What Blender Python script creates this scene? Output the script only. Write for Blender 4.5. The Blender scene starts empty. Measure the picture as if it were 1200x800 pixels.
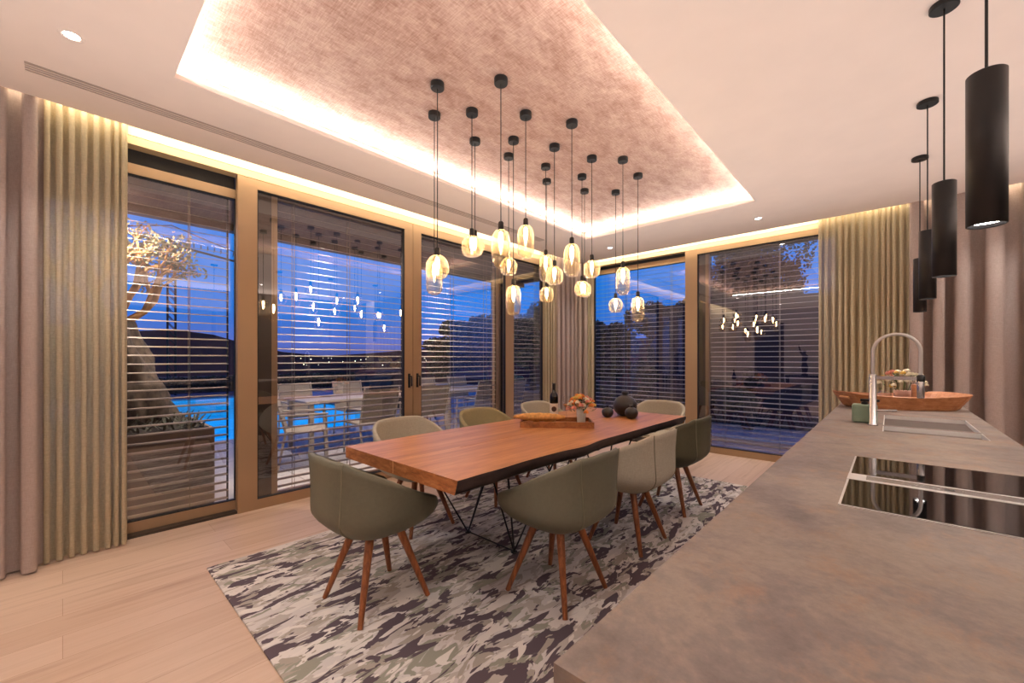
import bpy, math, random
from mathutils import Vector, Matrix, noise
R = math.radians
PI = math.pi
rng = random.Random(7)
sc = bpy.context.scene
C = sc.collection

# ------------------------------------------------------------------ helpers
class MB:
    """collects shapes, builds ONE mesh object"""
    def __init__(self):
        self.v = []; self.f = []; self.m = []; self.s = []
    def add(self, vs, fs, mi=0, smooth=False):
        o = len(self.v); self.v += [tuple(p) for p in vs]
        for f in fs:
            self.f.append(tuple(i + o for i in f)); self.m.append(mi); self.s.append(smooth)
        return self
    def box(self, x0, x1, y0, y1, z0, z1, mi=0):
        vs = [(x0,y0,z0),(x1,y0,z0),(x1,y1,z0),(x0,y1,z0),(x0,y0,z1),(x1,y0,z1),(x1,y1,z1),(x0,y1,z1)]
        return self.add(vs, [(0,3,2,1),(4,5,6,7),(0,1,5,4),(1,2,6,5),(2,3,7,6),(3,0,4,7)], mi)
    def xbox(self, M, sx, sy, sz, mi=0):
        vs = [M @ Vector((a*sx/2, b*sy/2, c*sz/2)) for c in (-1,1) for a,b in ((-1,-1),(1,-1),(1,1),(-1,1))]
        return self.add(vs, [(0,3,2,1),(4,5,6,7),(0,1,5,4),(1,2,6,5),(2,3,7,6),(3,0,4,7)], mi)
    def tube(self, pts, rad, n=10, mi=0, cap=True, smooth=True, rot=0):
        pts = [Vector(p) for p in pts]; N = len(pts)
        rs = rad if isinstance(rad, (list, tuple)) else [rad]*N
        vs = []; prev = None
        for i, p in enumerate(pts):
            t = (pts[min(i+1, N-1)] - pts[max(i-1, 0)]).normalized()
            if prev is None:
                a = Vector((1,0,0)) if abs(t.x) < .9 else Vector((0,1,0))
                u = (a - t*a.dot(t)).normalized()
            else:
                u = (prev - t*prev.dot(t)).normalized()
            prev = u; w = t.cross(u)
            for k in range(n):
                an = 2*PI*k/n + rot
                vs.append(p + (u*math.cos(an) + w*math.sin(an))*rs[i])
        fs = [(i*n+k, i*n+(k+1)%n, (i+1)*n+(k+1)%n, (i+1)*n+k) for i in range(N-1) for k in range(n)]
        self.add(vs, fs, mi, smooth)
        if cap:
            self.add(vs[:n], [tuple(range(n))[::-1]], mi); self.add(vs[-n:], [tuple(range(n))], mi)
        return self
    def lathe(self, prof, c=(0,0,0), n=32, mi=0, smooth=True, sx=1, sy=1):
        vs = []; 
        for r, z in prof:
            for k in range(n):
                a = 2*PI*k/n
                vs.append((c[0]+r*math.cos(a)*sx, c[1]+r*math.sin(a)*sy, c[2]+z))
        fs = [(i*n+k, i*n+(k+1)%n, (i+1)*n+(k+1)%n, (i+1)*n+k) for i in range(len(prof)-1) for k in range(n)]
        return self.add(vs, fs, mi, smooth)
    def grid(self, fn, nu, nv, mi=0, smooth=True, closed=False):
        vs = [fn(u/(nu if closed else nu-1), v/(nv-1)) for v in range(nv) for u in range(nu)]
        fs = []
        for v in range(nv-1):
            for u in range(nu if closed else nu-1):
                u2 = (u+1) % nu
                fs.append((v*nu+u, v*nu+u2, (v+1)*nu+u2, (v+1)*nu+u))
        return self.add(vs, fs, mi, smooth)
    def rbox(self, x0, x1, y0, y1, z0, z1, r=.01, mi=0, n=5):
        """box with rounded vertical corners and softened top edge"""
        def ring(ins, z):
            o = []
            rr = max(r-ins, .0005)
            for cx, cy, a0 in ((x1-r, y1-r, 0), (x0+r, y1-r, 90), (x0+r, y0+r, 180), (x1-r, y0+r, 270)):
                for k in range(n+1):
                    a = R(a0 + 90*k/n); o.append((cx+rr*math.cos(a), cy+rr*math.sin(a), z))
            return o
        e = min(r*.5, (z1-z0)/3)
        rings = [ring(e, z0), ring(0, z0+e), ring(0, z1-e), ring(e*.3, z1-e*.3), ring(e, z1)]
        m = len(rings[0]); vs = [p for q in rings for p in q]
        fs = [(i*m+k, i*m+(k+1)%m, (i+1)*m+(k+1)%m, (i+1)*m+k) for i in range(len(rings)-1) for k in range(m)]
        fs += [tuple(range(m))[::-1], tuple(range((len(rings)-1)*m, len(rings)*m))]
        return self.add(vs, fs, mi)
    def build(self, name, mats, parent=None, loc=None, rot=None):
        me = bpy.data.meshes.new(name); me.from_pydata(self.v, [], self.f)
        if not isinstance(mats, (list, tuple)): mats = [mats]
        for m in mats: me.materials.append(m)
        me.polygons.foreach_set('material_index', self.m)
        me.polygons.foreach_set('use_smooth', self.s)
        me.update()
        o = bpy.data.objects.new(name, me); C.objects.link(o)
        if parent is not None: o.parent = parent
        if loc is not None: o.location = loc
        if rot is not None: o.rotation_euler = rot
        return o

def tag(o, label, cat, group=None, kind=None):
    o['label'] = label; o['category'] = cat
    if group: o['group'] = group
    if kind: o['kind'] = kind
    return o
def struct(o, label=None, cat=None):
    o['kind'] = 'structure'
    if label: o['label'] = label
    if cat: o['category'] = cat
    return o
def thing(name, label, cat, loc=(0,0,0), rz=0, group=None):
    o = bpy.data.objects.new(name, None); o.empty_display_size = .1; C.objects.link(o)
    o.location = loc; o.rotation_euler = (0,0,rz)
    return tag(o, label, cat, group)
def dup(root, loc, rz, label, group=None, swap=None):
    r = root.copy(); C.objects.link(r); r.location = loc; r.rotation_euler = (0,0,rz); r['label'] = label
    if group: r['group'] = group
    def rec(src, dst):
        for ch in list(src.children):
            c = ch.copy(); C.objects.link(c); c.parent = dst
            if swap and c.type == 'MESH':
                for a, b in swap.items():
                    for i, sl in enumerate(c.material_slots):
                        if sl.material and sl.material.name == a:
                            c.data = c.data.copy(); c.data.materials[i] = b
            rec(ch, c)
    rec(root, r)
    return r

# ------------------------------------------------------------------ materials
def lin(c):
    return tuple(((x/255)/12.92 if x/255 <= .04045 else ((x/255+.055)/1.055)**2.4) for x in c) + (1,)
def newmat(name):
    m = bpy.data.materials.new(name); m.use_nodes = True
    nt = m.node_tree; b = nt.nodes['Principled BSDF']
    return m, nt, b
def N(nt, t, **k):
    n = nt.nodes.new(t)
    for a, v in k.items():
        if a.startswith('i_'): n.inputs[a[2:]].default_value = v
        else: setattr(n, a, v)
    return n
def coords(nt, scale=(1,1,1), rot=(0,0,0), kind='Object'):
    tc = N(nt, 'ShaderNodeTexCoord'); mp = N(nt, 'ShaderNodeMapping')
    mp.inputs['Scale'].default_value = scale; mp.inputs['Rotation'].default_value = rot
    nt.links.new(tc.outputs[kind], mp.inputs['Vector']); return mp.outputs['Vector']
def ramp(nt, fac, stops, interp='LINEAR'):
    r = N(nt, 'ShaderNodeValToRGB'); r.color_ramp.interpolation = interp
    el = r.color_ramp.elements
    while len(el) < len(stops): el.new(.5)
    for e, (p, c) in zip(el, stops): e.position = p; e.color = c
    nt.links.new(fac, r.inputs['Fac']); return r.outputs['Color']
def ntex(nt, vec, scale, detail=4, rough=.5, dist=0):
    n = N(nt, 'ShaderNodeTexNoise'); n.inputs['Scale'].default_value = scale; n.inputs['Detail'].default_value = detail
    n.inputs['Roughness'].default_value = rough; n.inputs['Distortion'].default_value = dist
    nt.links.new(vec, n.inputs['Vector']); return n.outputs['Fac']
def bump(nt, b, h, strength=.2, dist=.01):
    n = N(nt, 'ShaderNodeBump'); n.inputs['Strength'].default_value = strength; n.inputs['Distance'].default_value = dist
    nt.links.new(h, n.inputs['Height']); nt.links.new(n.outputs['Normal'], b.inputs['Normal'])
def mixc(nt, fac, a, b_, mode='MIX'):
    m = N(nt, 'ShaderNodeMix', data_type='RGBA', blend_type=mode)
    for s, v in ((m.inputs[0], fac), (m.inputs[6], a), (m.inputs[7], b_)):
        if hasattr(v, 'node'): nt.links.new(v, s)
        else: s.default_value = v
    return m.outputs[2]
def plain(name, c, rough=.5, metal=0, var=.12, sc_=12, bmp=.0, stretch=(1,1,1), spec=.5, detail=4):
    m, nt, b = newmat(name); v = coords(nt, stretch); n = ntex(nt, v, sc_, detail)
    L = lin(c); d = tuple(x*(1-var) for x in L[:3])+(1,); u = tuple(min(1, x*(1+var)) for x in L[:3])+(1,)
    nt.links.new(ramp(nt, n, [(.3, d), (.7, u)]), b.inputs['Base Color'])
    b.inputs['Roughness'].default_value = rough; b.inputs['Metallic'].default_value = metal
    b.inputs['Specular IOR Level'].default_value = spec
    if bmp: bump(nt, b, n, bmp, .005)
    return m
def emis(name, c, s):
    m, nt, b = newmat(name); b.inputs['Base Color'].default_value = c; b.inputs['Emission Color'].default_value = c
    b.inputs['Emission Strength'].default_value = s; return m

def wood(name, dark, mid, light, stretch=(14, .9, 14), rough=.4, sc_=2.2, bmp=.05):
    m, nt, b = newmat(name); v = coords(nt, stretch)
    n1 = ntex(nt, v, sc_, 6, .6, .6)
    v2 = coords(nt, (stretch[0]*5, stretch[1]*3, stretch[2]*5)); n2 = ntex(nt, v2, sc_*2, 3)
    c1 = ramp(nt, n1, [(.25, lin(dark)), (.5, lin(mid)), (.75, lin(light))])
    c2 = ramp(nt, n2, [(.35, (.72,.72,.72,1)), (.6, (1,1,1,1))])
    nt.links.new(mixc(nt, .6, c1, c2, 'MULTIPLY'), b.inputs['Base Color'])
    b.inputs['Roughness'].default_value = rough; bump(nt, b, n2, bmp, .003); return m

M = {}
# plaster ceiling
M['ceiling'] = plain('ceiling_plaster', (240,224,214), .9, var=.02, sc_=4)
M['wall'] = plain('wall_plaster', (214,204,205), .9, var=.02, sc_=3)
M['head'] = plain('window_head', (205,180,140), .6, var=.02)
M['slotwhite'] = plain('slot_plaster', (240,225,205), .8, var=.02)
M['bronze'] = plain('bronze_aluminium', (160,131,101), .42, .25, var=.05, sc_=3, stretch=(1,1,.3))
M['darkbronze'] = plain('dark_bronze', (62,52,44), .5, .3, var=.05)
M['rubber'] = plain('black_gasket', (22,20,20), .6, var=.05)
M['black'] = plain('black_metal', (26,25,26), .42, .3, var=.08)
M['darkcab'] = plain('dark_cabinet', (70,58,52), .5, var=.1, sc_=3, stretch=(1,1,6))
M['steel'] = plain('brushed_steel', (190,190,192), .27, .9, var=.06, sc_=30, stretch=(1,8,1))
M['steel_lt'] = plain('pale_steel', (215,213,212), .38, .55, var=.03)
M['slat'] = plain('blind_slat', (138,120,99), .5, .1, var=.03)
M['slat_cool'] = plain('blind_slat_cool', (160,152,144), .5, .1, var=.03)

# oak floor planks running along Y
def mk_floor():
    m, nt, b = newmat('oak_floor')
    tc = N(nt, 'ShaderNodeTexCoord'); mp = N(nt, 'ShaderNodeMapping'); mp.inputs['Rotation'].default_value = (0,0,PI/2)
    nt.links.new(tc.outputs['Object'], mp.inputs['Vector'])
    br = N(nt, 'ShaderNodeTexBrick'); br.offset = .37; br.squash = 1
    for k, v in (('Scale', 1), ('Mortar Size', .0012), ('Mortar Smooth', .3), ('Bias', 0), ('Brick Width', 2.1), ('Row Height', .22)):
        br.inputs[k].default_value = v
    br.inputs['Color1'].default_value = lin((208,181,160)); br.inputs['Color2'].default_value = lin((194,165,143)); br.inputs['Mortar'].default_value = lin((165,132,108))
    nt.links.new(mp.outputs[0], br.inputs['Vector'])
    v = coords(nt, (9, .55, 1)); n = ntex(nt, v, 1.6, 7, .6, .5)
    g = ramp(nt, n, [(.25, lin((205,190,178))), (.5, (1,1,1,1)), (.8, lin((232,224,216)))])
    v2 = coords(nt, (2.2, .8, 1)); n2 = ntex(nt, v2, 3.1, 2)
    k = ramp(nt, n2, [(.70, (1,1,1,1)), (.78, lin((190,160,140)))])
    c = mixc(nt, .75, br.outputs['Color'], g, 'MULTIPLY'); c = mixc(nt, .35, c, k, 'MULTIPLY')
    nt.links.new(c, b.inputs['Base Color']); b.inputs['Roughness'].default_value = .42
    b.inputs['Specular IOR Level'].default_value = .35
    bump(nt, b, br.outputs['Fac'], -.15, .002); return m
M['floor'] = mk_floor()

# wallpaper on the raised ceiling field: cross-hatched woven pink beige
def mk_wallpaper():
    m, nt, b = newmat('woven_wallpaper')
    a = ntex(nt, coords(nt, (150, 14, 1)), 1, 4, .7); c_ = ntex(nt, coords(nt, (14, 150, 1)), 1, 4, .7)
    patch = ntex(nt, coords(nt, (5.0, 2.2, 1)), 2.2, 5, .7)
    mx = N(nt, 'ShaderNodeMath', operation='ADD'); nt.links.new(a, mx.inputs[0]); nt.links.new(c_, mx.inputs[1])
    m2 = N(nt, 'ShaderNodeMath', operation='MULTIPLY_ADD'); nt.links.new(patch, m2.inputs[0]); m2.inputs[1].default_value = 1.05
    nt.links.new(mx.outputs[0], m2.inputs[2])
    col = ramp(nt, m2.outputs[0], [(.0, lin((156,118,104))), (1, lin((206,178,164)))])
    rmp = [n for n in nt.nodes if n.type == 'VALTORGB'][-1]
    mr = N(nt, 'ShaderNodeMapRange'); mr.inputs['From Min'].default_value = 1.25; mr.inputs['From Max'].default_value = 1.8
    nt.links.new(m2.outputs[0], mr.inputs['Value']); nt.links.new(mr.outputs[0], rmp.inputs['Fac'])
    nt.links.new(col, b.inputs['Base Color']); b.inputs['Roughness'].default_value = .8
    bump(nt, b, mx.outputs[0], .3, .003); return m
M['paper'] = mk_wallpaper()

# rug: camouflage streaks
def mk_rug():
    m, nt, b = newmat('camouflage_rug')
    tc = N(nt, 'ShaderNodeTexCoord'); sx = N(nt, 'ShaderNodeSeparateXYZ'); nt.links.new(tc.outputs['Object'], sx.inputs[0])
    def layer(scale, seed, rot=.0):
        mp = N(nt, 'ShaderNodeMapping'); mp.inputs['Scale'].default_value = scale
        mp.inputs['Location'].default_value = (seed, seed*1.7, seed*.3); mp.inputs['Rotation'].default_value = (0,0,rot)
        nt.links.new(tc.outputs['Object'], mp.inputs['Vector'])
        return ntex(nt, mp.outputs[0], 1, 3.2, .55, .7)
    col = lin((206,198,194))
    for scale, seed, th, c in (((12,4.4,1), 3.1, .51, (184,174,166)), ((10.5,4.0,1), 7.7, .55, (150,148,134)), ((14,4.6,1), 2.2, .56, (218,210,203)),
                               ((11,3.3,1), 12.3, .54, (92,80,86)), ((16,5.4,1), 19.9, .585, (168,158,146)), ((13,5.0,1), 25.5, .60, (222,214,206)), ((17,7,1), 31.1, .62, (92,80,86))):
        n = layer(scale, seed, .12)
        f = ramp(nt, n, [(0, (0,0,0,1)), (th, (0,0,0,1)), (th+.012, (1,1,1,1))])
        col = mixc(nt, f, col, lin(c))
    wv = ntex(nt, coords(nt, (60, 60, 1)), 8, 2)
    col = mixc(nt, .25, col, ramp(nt, wv, [(.3, (.6,.6,.6,1)), (.7, (1,1,1,1))]), 'MULTIPLY')
    nt.links.new(col, b.inputs['Base Color']); b.inputs['Roughness'].default_value = .95
    b.inputs['Specular IOR Level'].default_value = .15
    bump(nt, b, wv, .4, .004); return m
M['rug'] = mk_rug()

def mk_stone():
    m, nt, b = newmat('oxidised_stone')
    n1 = ntex(nt, coords(nt, (1,1,1)), 4.2, 8, .72, .15); n2 = ntex(nt, coords(nt, (1,1,1)), 60, 4, .7); n3 = ntex(nt, coords(nt, (1.3,.8,1)), 7, 6, .75, .1)
    c = ramp(nt, n1, [(.32, lin((96,86,82))), (.45, lin((118,107,102))), (.56, lin((138,124,113))), (.70, lin((112,104,101)))])
    rust = ramp(nt, n3, [(.52, (0,0,0,1)), (.66, (1,1,1,1))])
    mm = N(nt, 'ShaderNodeMath', operation='MULTIPLY'); nt.links.new(rust, mm.inputs[0]); mm.inputs[1].default_value = .42
    c = mixc(nt, mm.outputs[0], c, lin((158,122,94)))
    c = mixc(nt, .55, c, ramp(nt, n2, [(.3, (.62,.62,.62,1)), (.7, (1.,1.,1.,1))]), 'MULTIPLY')
    nt.links.new(c, b.inputs['Base Color'])
    nt.links.new(ramp(nt, n3, [(.2, (.36,.36,.36,1)), (.8, (.55,.55,.55,1))]), b.inputs['Roughness'])
    bump(nt, b, n2, .12, .002); return m
M['stone'] = mk_stone()

def fabric(name, c, var=.12, rough=.9, transl=0, transp=0, weave=420):
    m, nt, b = newmat(name)
    a = ntex(nt, coords(nt, (weave, weave, 40)), 1, 2); d = ntex(nt, coords(nt, (40, 40, weave)), 1, 2)
    mx = N(nt, 'ShaderNodeMath', operation='ADD'); nt.links.new(a, mx.inputs[0]); nt.links.new(d, mx.inputs[1])
    L = lin(c)
    col = ramp(nt, mx.outputs[0], [(.75, tuple(x*(1-var) for x in L[:3])+(1,)), (1.0, tuple(min(1,x*(1+var)) for x in L[:3])+(1,))])
    r_ = [n for n in nt.nodes if n.type == 'VALTORGB'][-1]
    hf = N(nt, 'ShaderNodeMath', operation='MULTIPLY'); nt.links.new(mx.outputs[0], hf.inputs[0]); hf.inputs[1].default_value = .5
    nt.links.new(hf.outputs[0], r_.inputs['Fac']); r_.color_ramp.elements[0].position = .35; r_.color_ramp.elements[1].position = .65
    nt.links.new(col, b.inputs['Base Color']); b.inputs['Roughness'].default_value = rough
    b.inputs['Specular IOR Level'].default_value = .15
    if transl or transp:
        out = nt.nodes['Material Output']; sh = b.outputs[0]
        if transl:
            t = N(nt, 'ShaderNodeBsdfTranslucent'); nt.links.new(col, t.inputs[0])
            ms = N(nt, 'ShaderNodeMixShader'); ms.inputs[0].default_value = transl
            nt.links.new(sh, ms.inputs[1]); nt.links.new(t.outputs[0], ms.inputs[2]); sh = ms.outputs[0]
        if transp:
            t = N(nt, 'ShaderNodeBsdfTransparent')
            ms = N(nt, 'ShaderNodeMixShader'); ms.inputs[0].default_value = transp
            nt.links.new(sh, ms.inputs[1]); nt.links.new(t.outputs[0], ms.inputs[2]); sh = ms.outputs[0]
        nt.links.new(sh, out.inputs['Surface'])
    return m
M['drape'] = fabric('mauve_linen', (166,149,142), .10, weave=260)
M['sheer'] = fabric('olive_sheer', (204,190,160), .10, transl=.35, transp=.07, weave=200)
M['chair_olive'] = fabric('olive_leather', (98,96,80), .05, .55, weave=60); M['chair_olive'].node_tree.nodes['Principled BSDF'].inputs['Specular IOR Level'].default_value = .4
M['chair_light'] = fabric('greige_fabric', (172,166,150), .10, .85, weave=300)
M['stitch'] = plain('stitching', (122,118,98), .7)
M['walnut_leg'] = wood('walnut_leg', (92,48,24), (140,80,44), (170,106,62), (30,30,3), .4)
M['table'] = wood('walnut_table', (148,92,50), (184,122,70), (206,146,92), (7, .55, 7), .38, 2.4, .03)
M['tableend'] = wood('walnut_endgrain', (112,62,32), (160,98,54), (194,132,82), (6, 6, 22), .5, 2.2, .05)
M['bark'] = plain('charred_live_edge', (52,40,38), .6, var=.35, sc_=9, bmp=.5, stretch=(2,1,4))
M['seam'] = plain('pale_strip', (226,176,126), .5, var=.05)
M['traywood'] = wood('tray_wood', (112,66,32), (152,96,52), (176,120,72), (10,10,10), .5)
M['bowlwood'] = wood('bowl_wood', (140,84,48), (174,114,70), (196,142,98), (6,6,18), .5)
M['sinksteel'] = plain('sink_steel', (226,224,222), .4, .35, var=.03)
M['bottle'] = plain('bottle_glass', (20,18,14), .08, var=.05)
M['label'] = plain('paper_label', (226,220,206), .7, var=.02)
M['emblem'] = plain('label_emblem', (70,44,36), .7, var=.1)
M['blackclay'] = plain('black_clay', (40,36,36), .42, var=.2, sc_=20, bmp=.15)
M['vasewhite'] = plain('ribbed_glass', (205,200,190), .25, var=.08, sc_=20, stretch=(6,6,.4))
M['sage'] = plain('sage_ceramic', (128,152,132), .3, var=.06)
M['bread'] = plain('crusty_bread', (212,160,92), .75, var=.3, sc_=40, bmp=.4)
M['cheese'] = plain('cheese', (235,205,140), .6, var=.1)
M['leafgreen'] = plain('leaf_green', (78,98,48), .6, var=.4, sc_=30)
M['leafdull'] = plain('olive_leaf', (112,112,84), .6, var=.4, sc_=9)
M['leafdark'] = plain('dark_leaf', (58,58,44), .7, var=.45, sc_=5)
M['treebark'] = plain('gnarled_bark', (78,66,56), .9, var=.65, sc_=10, bmp=.8, stretch=(2,2,1))
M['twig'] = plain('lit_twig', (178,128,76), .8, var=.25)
M['f_orange'] = plain('petal_orange', (226,140,60), .6, var=.2, sc_=50)
M['f_pink'] = plain('petal_pink', (222,140,120), .6, var=.2, sc_=50)
M['f_yellow'] = plain('petal_yellow', (226,190,90), .6, var=.2, sc_=50)
M['f_cream'] = plain('petal_cream', (236,226,200), .6, var=.1, sc_=50)
M['terrace'] = None
def mk_terrace():
    m, nt, b = newmat('terrace_paving')
    br = N(nt, 'ShaderNodeTexBrick'); br.offset = 0
    for k, v in (('Scale', 1), ('Mortar Size', .004), ('Brick Width', .9), ('Row Height', .9)): br.inputs[k].default_value = v
    br.inputs['Color1'].default_value = lin((196,190,186)); br.inputs['Color2'].default_value = lin((186,180,178)); br.inputs['Mortar'].default_value = lin((120,112,110))
    nt.links.new(coords(nt), br.inputs['Vector'])
    n = ntex(nt, coords(nt), 9, 5, .6)
    nt.links.new(mixc(nt, .5, br.outputs['Color'], ramp(nt, n, [(.3, (.8,.8,.8,1)), (.7, (1,1,1,1))]), 'MULTIPLY'), b.inputs['Base Color'])
    b.inputs['Roughness'].default_value = .6; return m
M['terrace'] = mk_terrace()
M['patio_metal'] = plain('patio_taupe', (170,158,146), .5, .1, var=.04)
M['patio_sling'] = fabric('patio_sling', (158,148,138), .1, weave=150)
M['planter'] = plain('planter_concrete', (128,112,102), .8, var=.1, sc_=4)
M['soil'] = plain('planter_soil', (50,42,36), .95, var=.4, sc_=30)
M['soffit'] = wood('soffit_boards', (60,50,44), (80,68,60), (96,82,72), (1, 9, 1), .7, 2)
M['concrete'] = plain('garden_wall', (70,68,74), .85, var=.15, sc_=2)
M['hill'] = plain('hazy_hill', (104,66,62), 1, var=.2, sc_=.004)
M['farwood'] = plain('night_wood', (40,44,46), 1, var=.4, sc_=.3)
M['hobglass'] = plain('hob_glass', (9,8,9), .03, var=.05, spec=1.0)

def mk_glass(name, tint, base, edge, grazing=.5):
    m = bpy.data.materials.new(name); m.use_nodes = True; nt = m.node_tree; nt.nodes.remove(nt.nodes['Principled BSDF'])
    out = nt.nodes['Material Output']
    t = N(nt, 'ShaderNodeBsdfTransparent'); t.inputs[0].default_value = tint
    g = N(nt, 'ShaderNodeBsdfGlossy'); g.inputs['Roughness'].default_value = 0.0; g.inputs['Color'].default_value = (1,1,1,1)
    lw = N(nt, 'ShaderNodeLayerWeight'); lw.inputs['Blend'].default_value = grazing
    sm = N(nt, 'ShaderNodeTexNoise'); sm.inputs['Scale'].default_value = .8      # faint unevenness of the pane
    mr = N(nt, 'ShaderNodeMapRange'); mr.inputs['To Min'].default_value = base; mr.inputs['To Max'].default_value = edge
    pw = N(nt, 'ShaderNodeMath', operation='POWER'); pw.inputs[1].default_value = 2.2
    nt.links.new(lw.outputs['Facing'], pw.inputs[0]); nt.links.new(pw.outputs[0], mr.inputs['Value'])
    ms = N(nt, 'ShaderNodeMixShader'); nt.links.new(mr.outputs[0], ms.inputs[0])
    nt.links.new(t.outputs[0], ms.inputs[1]); nt.links.new(g.outputs[0], ms.inputs[2]); nt.links.new(ms.outputs[0], out.inputs['Surface'])
    nt.nodes.remove(sm)
    return m
M['glass'] = mk_glass('window_glass', (.93,.95,.97,1), .18, .8)
M['bulbglass'] = mk_glass('amber_glass', (.96,.89,.76,1), .05, .85)
def warm_glass(m):
    nt = m.node_tree; out = nt.nodes['Material Output']; src = out.inputs['Surface'].links[0].from_socket
    t = N(nt, 'ShaderNodeBsdfTranslucent'); t.inputs[0].default_value = (1,.80,.52,1)
    lw = N(nt, 'ShaderNodeLayerWeight'); lw.inputs['Blend'].default_value = .5
    mr = N(nt, 'ShaderNodeMapRange'); mr.inputs['To Min'].default_value = .035; mr.inputs['To Max'].default_value = .28
    nt.links.new(lw.outputs['Facing'], mr.inputs['Value'])
    ms = N(nt, 'ShaderNodeMixShader'); nt.links.new(mr.outputs[0], ms.inputs[0]); nt.links.new(src, ms.inputs[1]); nt.links.new(t.outputs[0], ms.inputs[2]); nt.links.new(ms.outputs[0], out.inputs['Surface'])
warm_glass(M['bulbglass'])
M['clearglass'] = mk_glass('clear_glass', (.96,.96,.96,1), .05, .8)
def mk_filament():
    m, nt, b = newmat('filament_glow')
    lw = N(nt, 'ShaderNodeLayerWeight'); lw.inputs['Blend'].default_value = .4
    c = ramp(nt, lw.outputs['Facing'], [(0, (1,.80,.50,1)), (1, (1,.58,.25,1))])
    nt.links.new(c, b.inputs['Emission Color']); b.inputs['Emission Strength'].default_value = 60; return m
M['filament'] = mk_filament()
M['lamp_disc'] = emis('downlight_glow', (1,.93,.86,1), 30)
def mk_water():
    m, nt, b = newmat('lit_pool_water')
    n = ntex(nt, coords(nt), 3, 3); nt.links.new(ramp(nt, n, [(.3, (0,.20,.62,1)), (.7, (.005,.32,.80,1))]), b.inputs['Emission Color'])
    b.inputs['Base Color'].default_value = (.0,.15,.3,1); b.inputs['Emission Strength'].default_value = .95; b.inputs['Roughness'].default_value = .1
    return m
M['water'] = mk_water()
M['sea'] = plain('evening_sea', (20,38,84), .35, var=.15, sc_=.01)
M['farlight'] = emis('town_light', (1,.8,.5,1), 8)

# ------------------------------------------------------------------ camera, world
cam_d = bpy.data.cameras.new('camera'); cam = bpy.data.objects.new('camera', cam_d); C.objects.link(cam)
cam.location = (0,0,1.3); cam.rotation_euler = (PI/2, 0, math.atan(443/483)); cam_d.sensor_width = 36
cam_d.lens = 483/1200*36; cam_d.shift_y = 20/1200; cam_d.clip_start = .02; cam_d.clip_end = 6000
sc.camera = cam
w = bpy.data.worlds.new('dusk'); sc.world = w; w.use_nodes = True; nt = w.node_tree
tc = N(nt, 'ShaderNodeTexCoord'); sp = N(nt, 'ShaderNodeSeparateXYZ'); nt.links.new(tc.outputs['Generated'], sp.inputs[0])
col = ramp(nt, sp.outputs['Z'], [(.0, lin((60,72,130))), (.03, lin((80,100,182))), (.10, lin((24,108,200))), (.25, lin((8,116,208))), (.6, lin((16,80,190))), (1, lin((10,40,110)))])
nt.links.new(col, nt.nodes['Background'].inputs[0]); nt.nodes['Background'].inputs[1].default_value = 1.35

# ------------------------------------------------------------------ room shell
CZ = 2.9; XL = -4.02; YF = 6.05; XR = 3.3; YB = -4.0
struct(MB().box(XL-.14, XR, YB, YF+.12, -.12, 0).build('floor', M['floor']))
SX = -3.85; SY = 5.90         # curtain slot edges
ox0, ox1, oy0, oy1 = -3.0, -1.012, .43, 4.765
cb = MB()
cb.box(SX, ox0, YB, SY, CZ, CZ+.03); cb.box(ox1, XR, YB, SY, CZ, CZ+.03)
cb.box(ox0, ox1, YB, oy0, CZ, CZ+.03); cb.box(ox0, ox1, oy1, SY, CZ, CZ+.03)
struct(cb.build('ceiling', M['ceiling']))
e = .17; UZ = 3.05
rc = MB().box(ox0-e, ox1+e, oy0-e, oy1+e, UZ, UZ+.05)
struct(rc.build('ceiling_field', M['paper']))
rs = MB()
rs.box(ox0-e-.03, ox0-e, oy0-e, oy1+e, CZ+.03, UZ+.05); rs.box(ox1+e, ox1+e+.03, oy0-e, oy1+e, CZ+.03, UZ+.05)
rs.box(ox0-e-.03, ox1+e+.03, oy0-e-.03, oy0-e, CZ+.03, UZ+.05); rs.box(ox0-e-.03, ox1+e+.03, oy1+e, oy1+e+.03, CZ+.03, UZ+.05)
struct(rs.build('trim_1', M['slotwhite']))
# curtain slot boxes above the ceiling edge
sl = MB()
sl.box(XL-.12, SX+.02, YB, YF+.12, 3.03, 3.08); sl.box(SX, SX+.02, YB, SY+.02, CZ+.03, 3.03)
sl.box(SX+.02, XR, SY, YF+.12, 3.03, 3.08); sl.box(SX+.02, XR, SY-.02, SY, CZ+.03, 3.03)
struct(sl.build('trim_2', M['slotwhite']))
# walls (solid portions)
wl = MB(); wl.box(XL-.14, XL, YB, -.75, 0, 3.05); wl.box(XL-.14, XL, 5.2, YF+.14, 0, 3.05); wl.box(XL-.14, XL, -.75, 5.2, 2.907, 3.05)
struct(wl.build('wall_left', M['slotwhite']))
wf = MB(); wf.box(XL, -3.81, YF, YF+.14, 0, 3.05); wf.box(-.44, XR, YF, YF+.14, 0, 3.05); wf.box(-3.81, -.44, YF, YF+.14, 2.907, 3.05)
struct(wf.build('wall_far', M['slotwhite']))
struct(MB().box(XR, XR+.12, YB, YF+.14, 0, 3.08).build('wall_right', M['darkcab']))
wb = MB(); wb.box(XL-.14, -3.46, YB-.12, YB, 0, 3.08); wb.box(-2.59, XR+.12, YB-.12, YB, 0, 3.08); wb.box(-3.46, -2.59, YB-.12, YB, 2.49, 3.08)
struct(wb.build('wall_back', M['wall']))
struct(MB().box(-3.46, -2.59, YB-.10, YB-.06, 0, 2.49).build('door_1', M['darkcab']))
# cream head over the glazing
struct(MB().box(XL-.10, XL+.004, -.75, 5.2, 2.842, 2.9).build('trim_3', M['head']))
struct(MB().box(-3.81, -.44, YF-.004, YF+.10, 2.842, 2.9).build('trim_4', M['head']))

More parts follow.
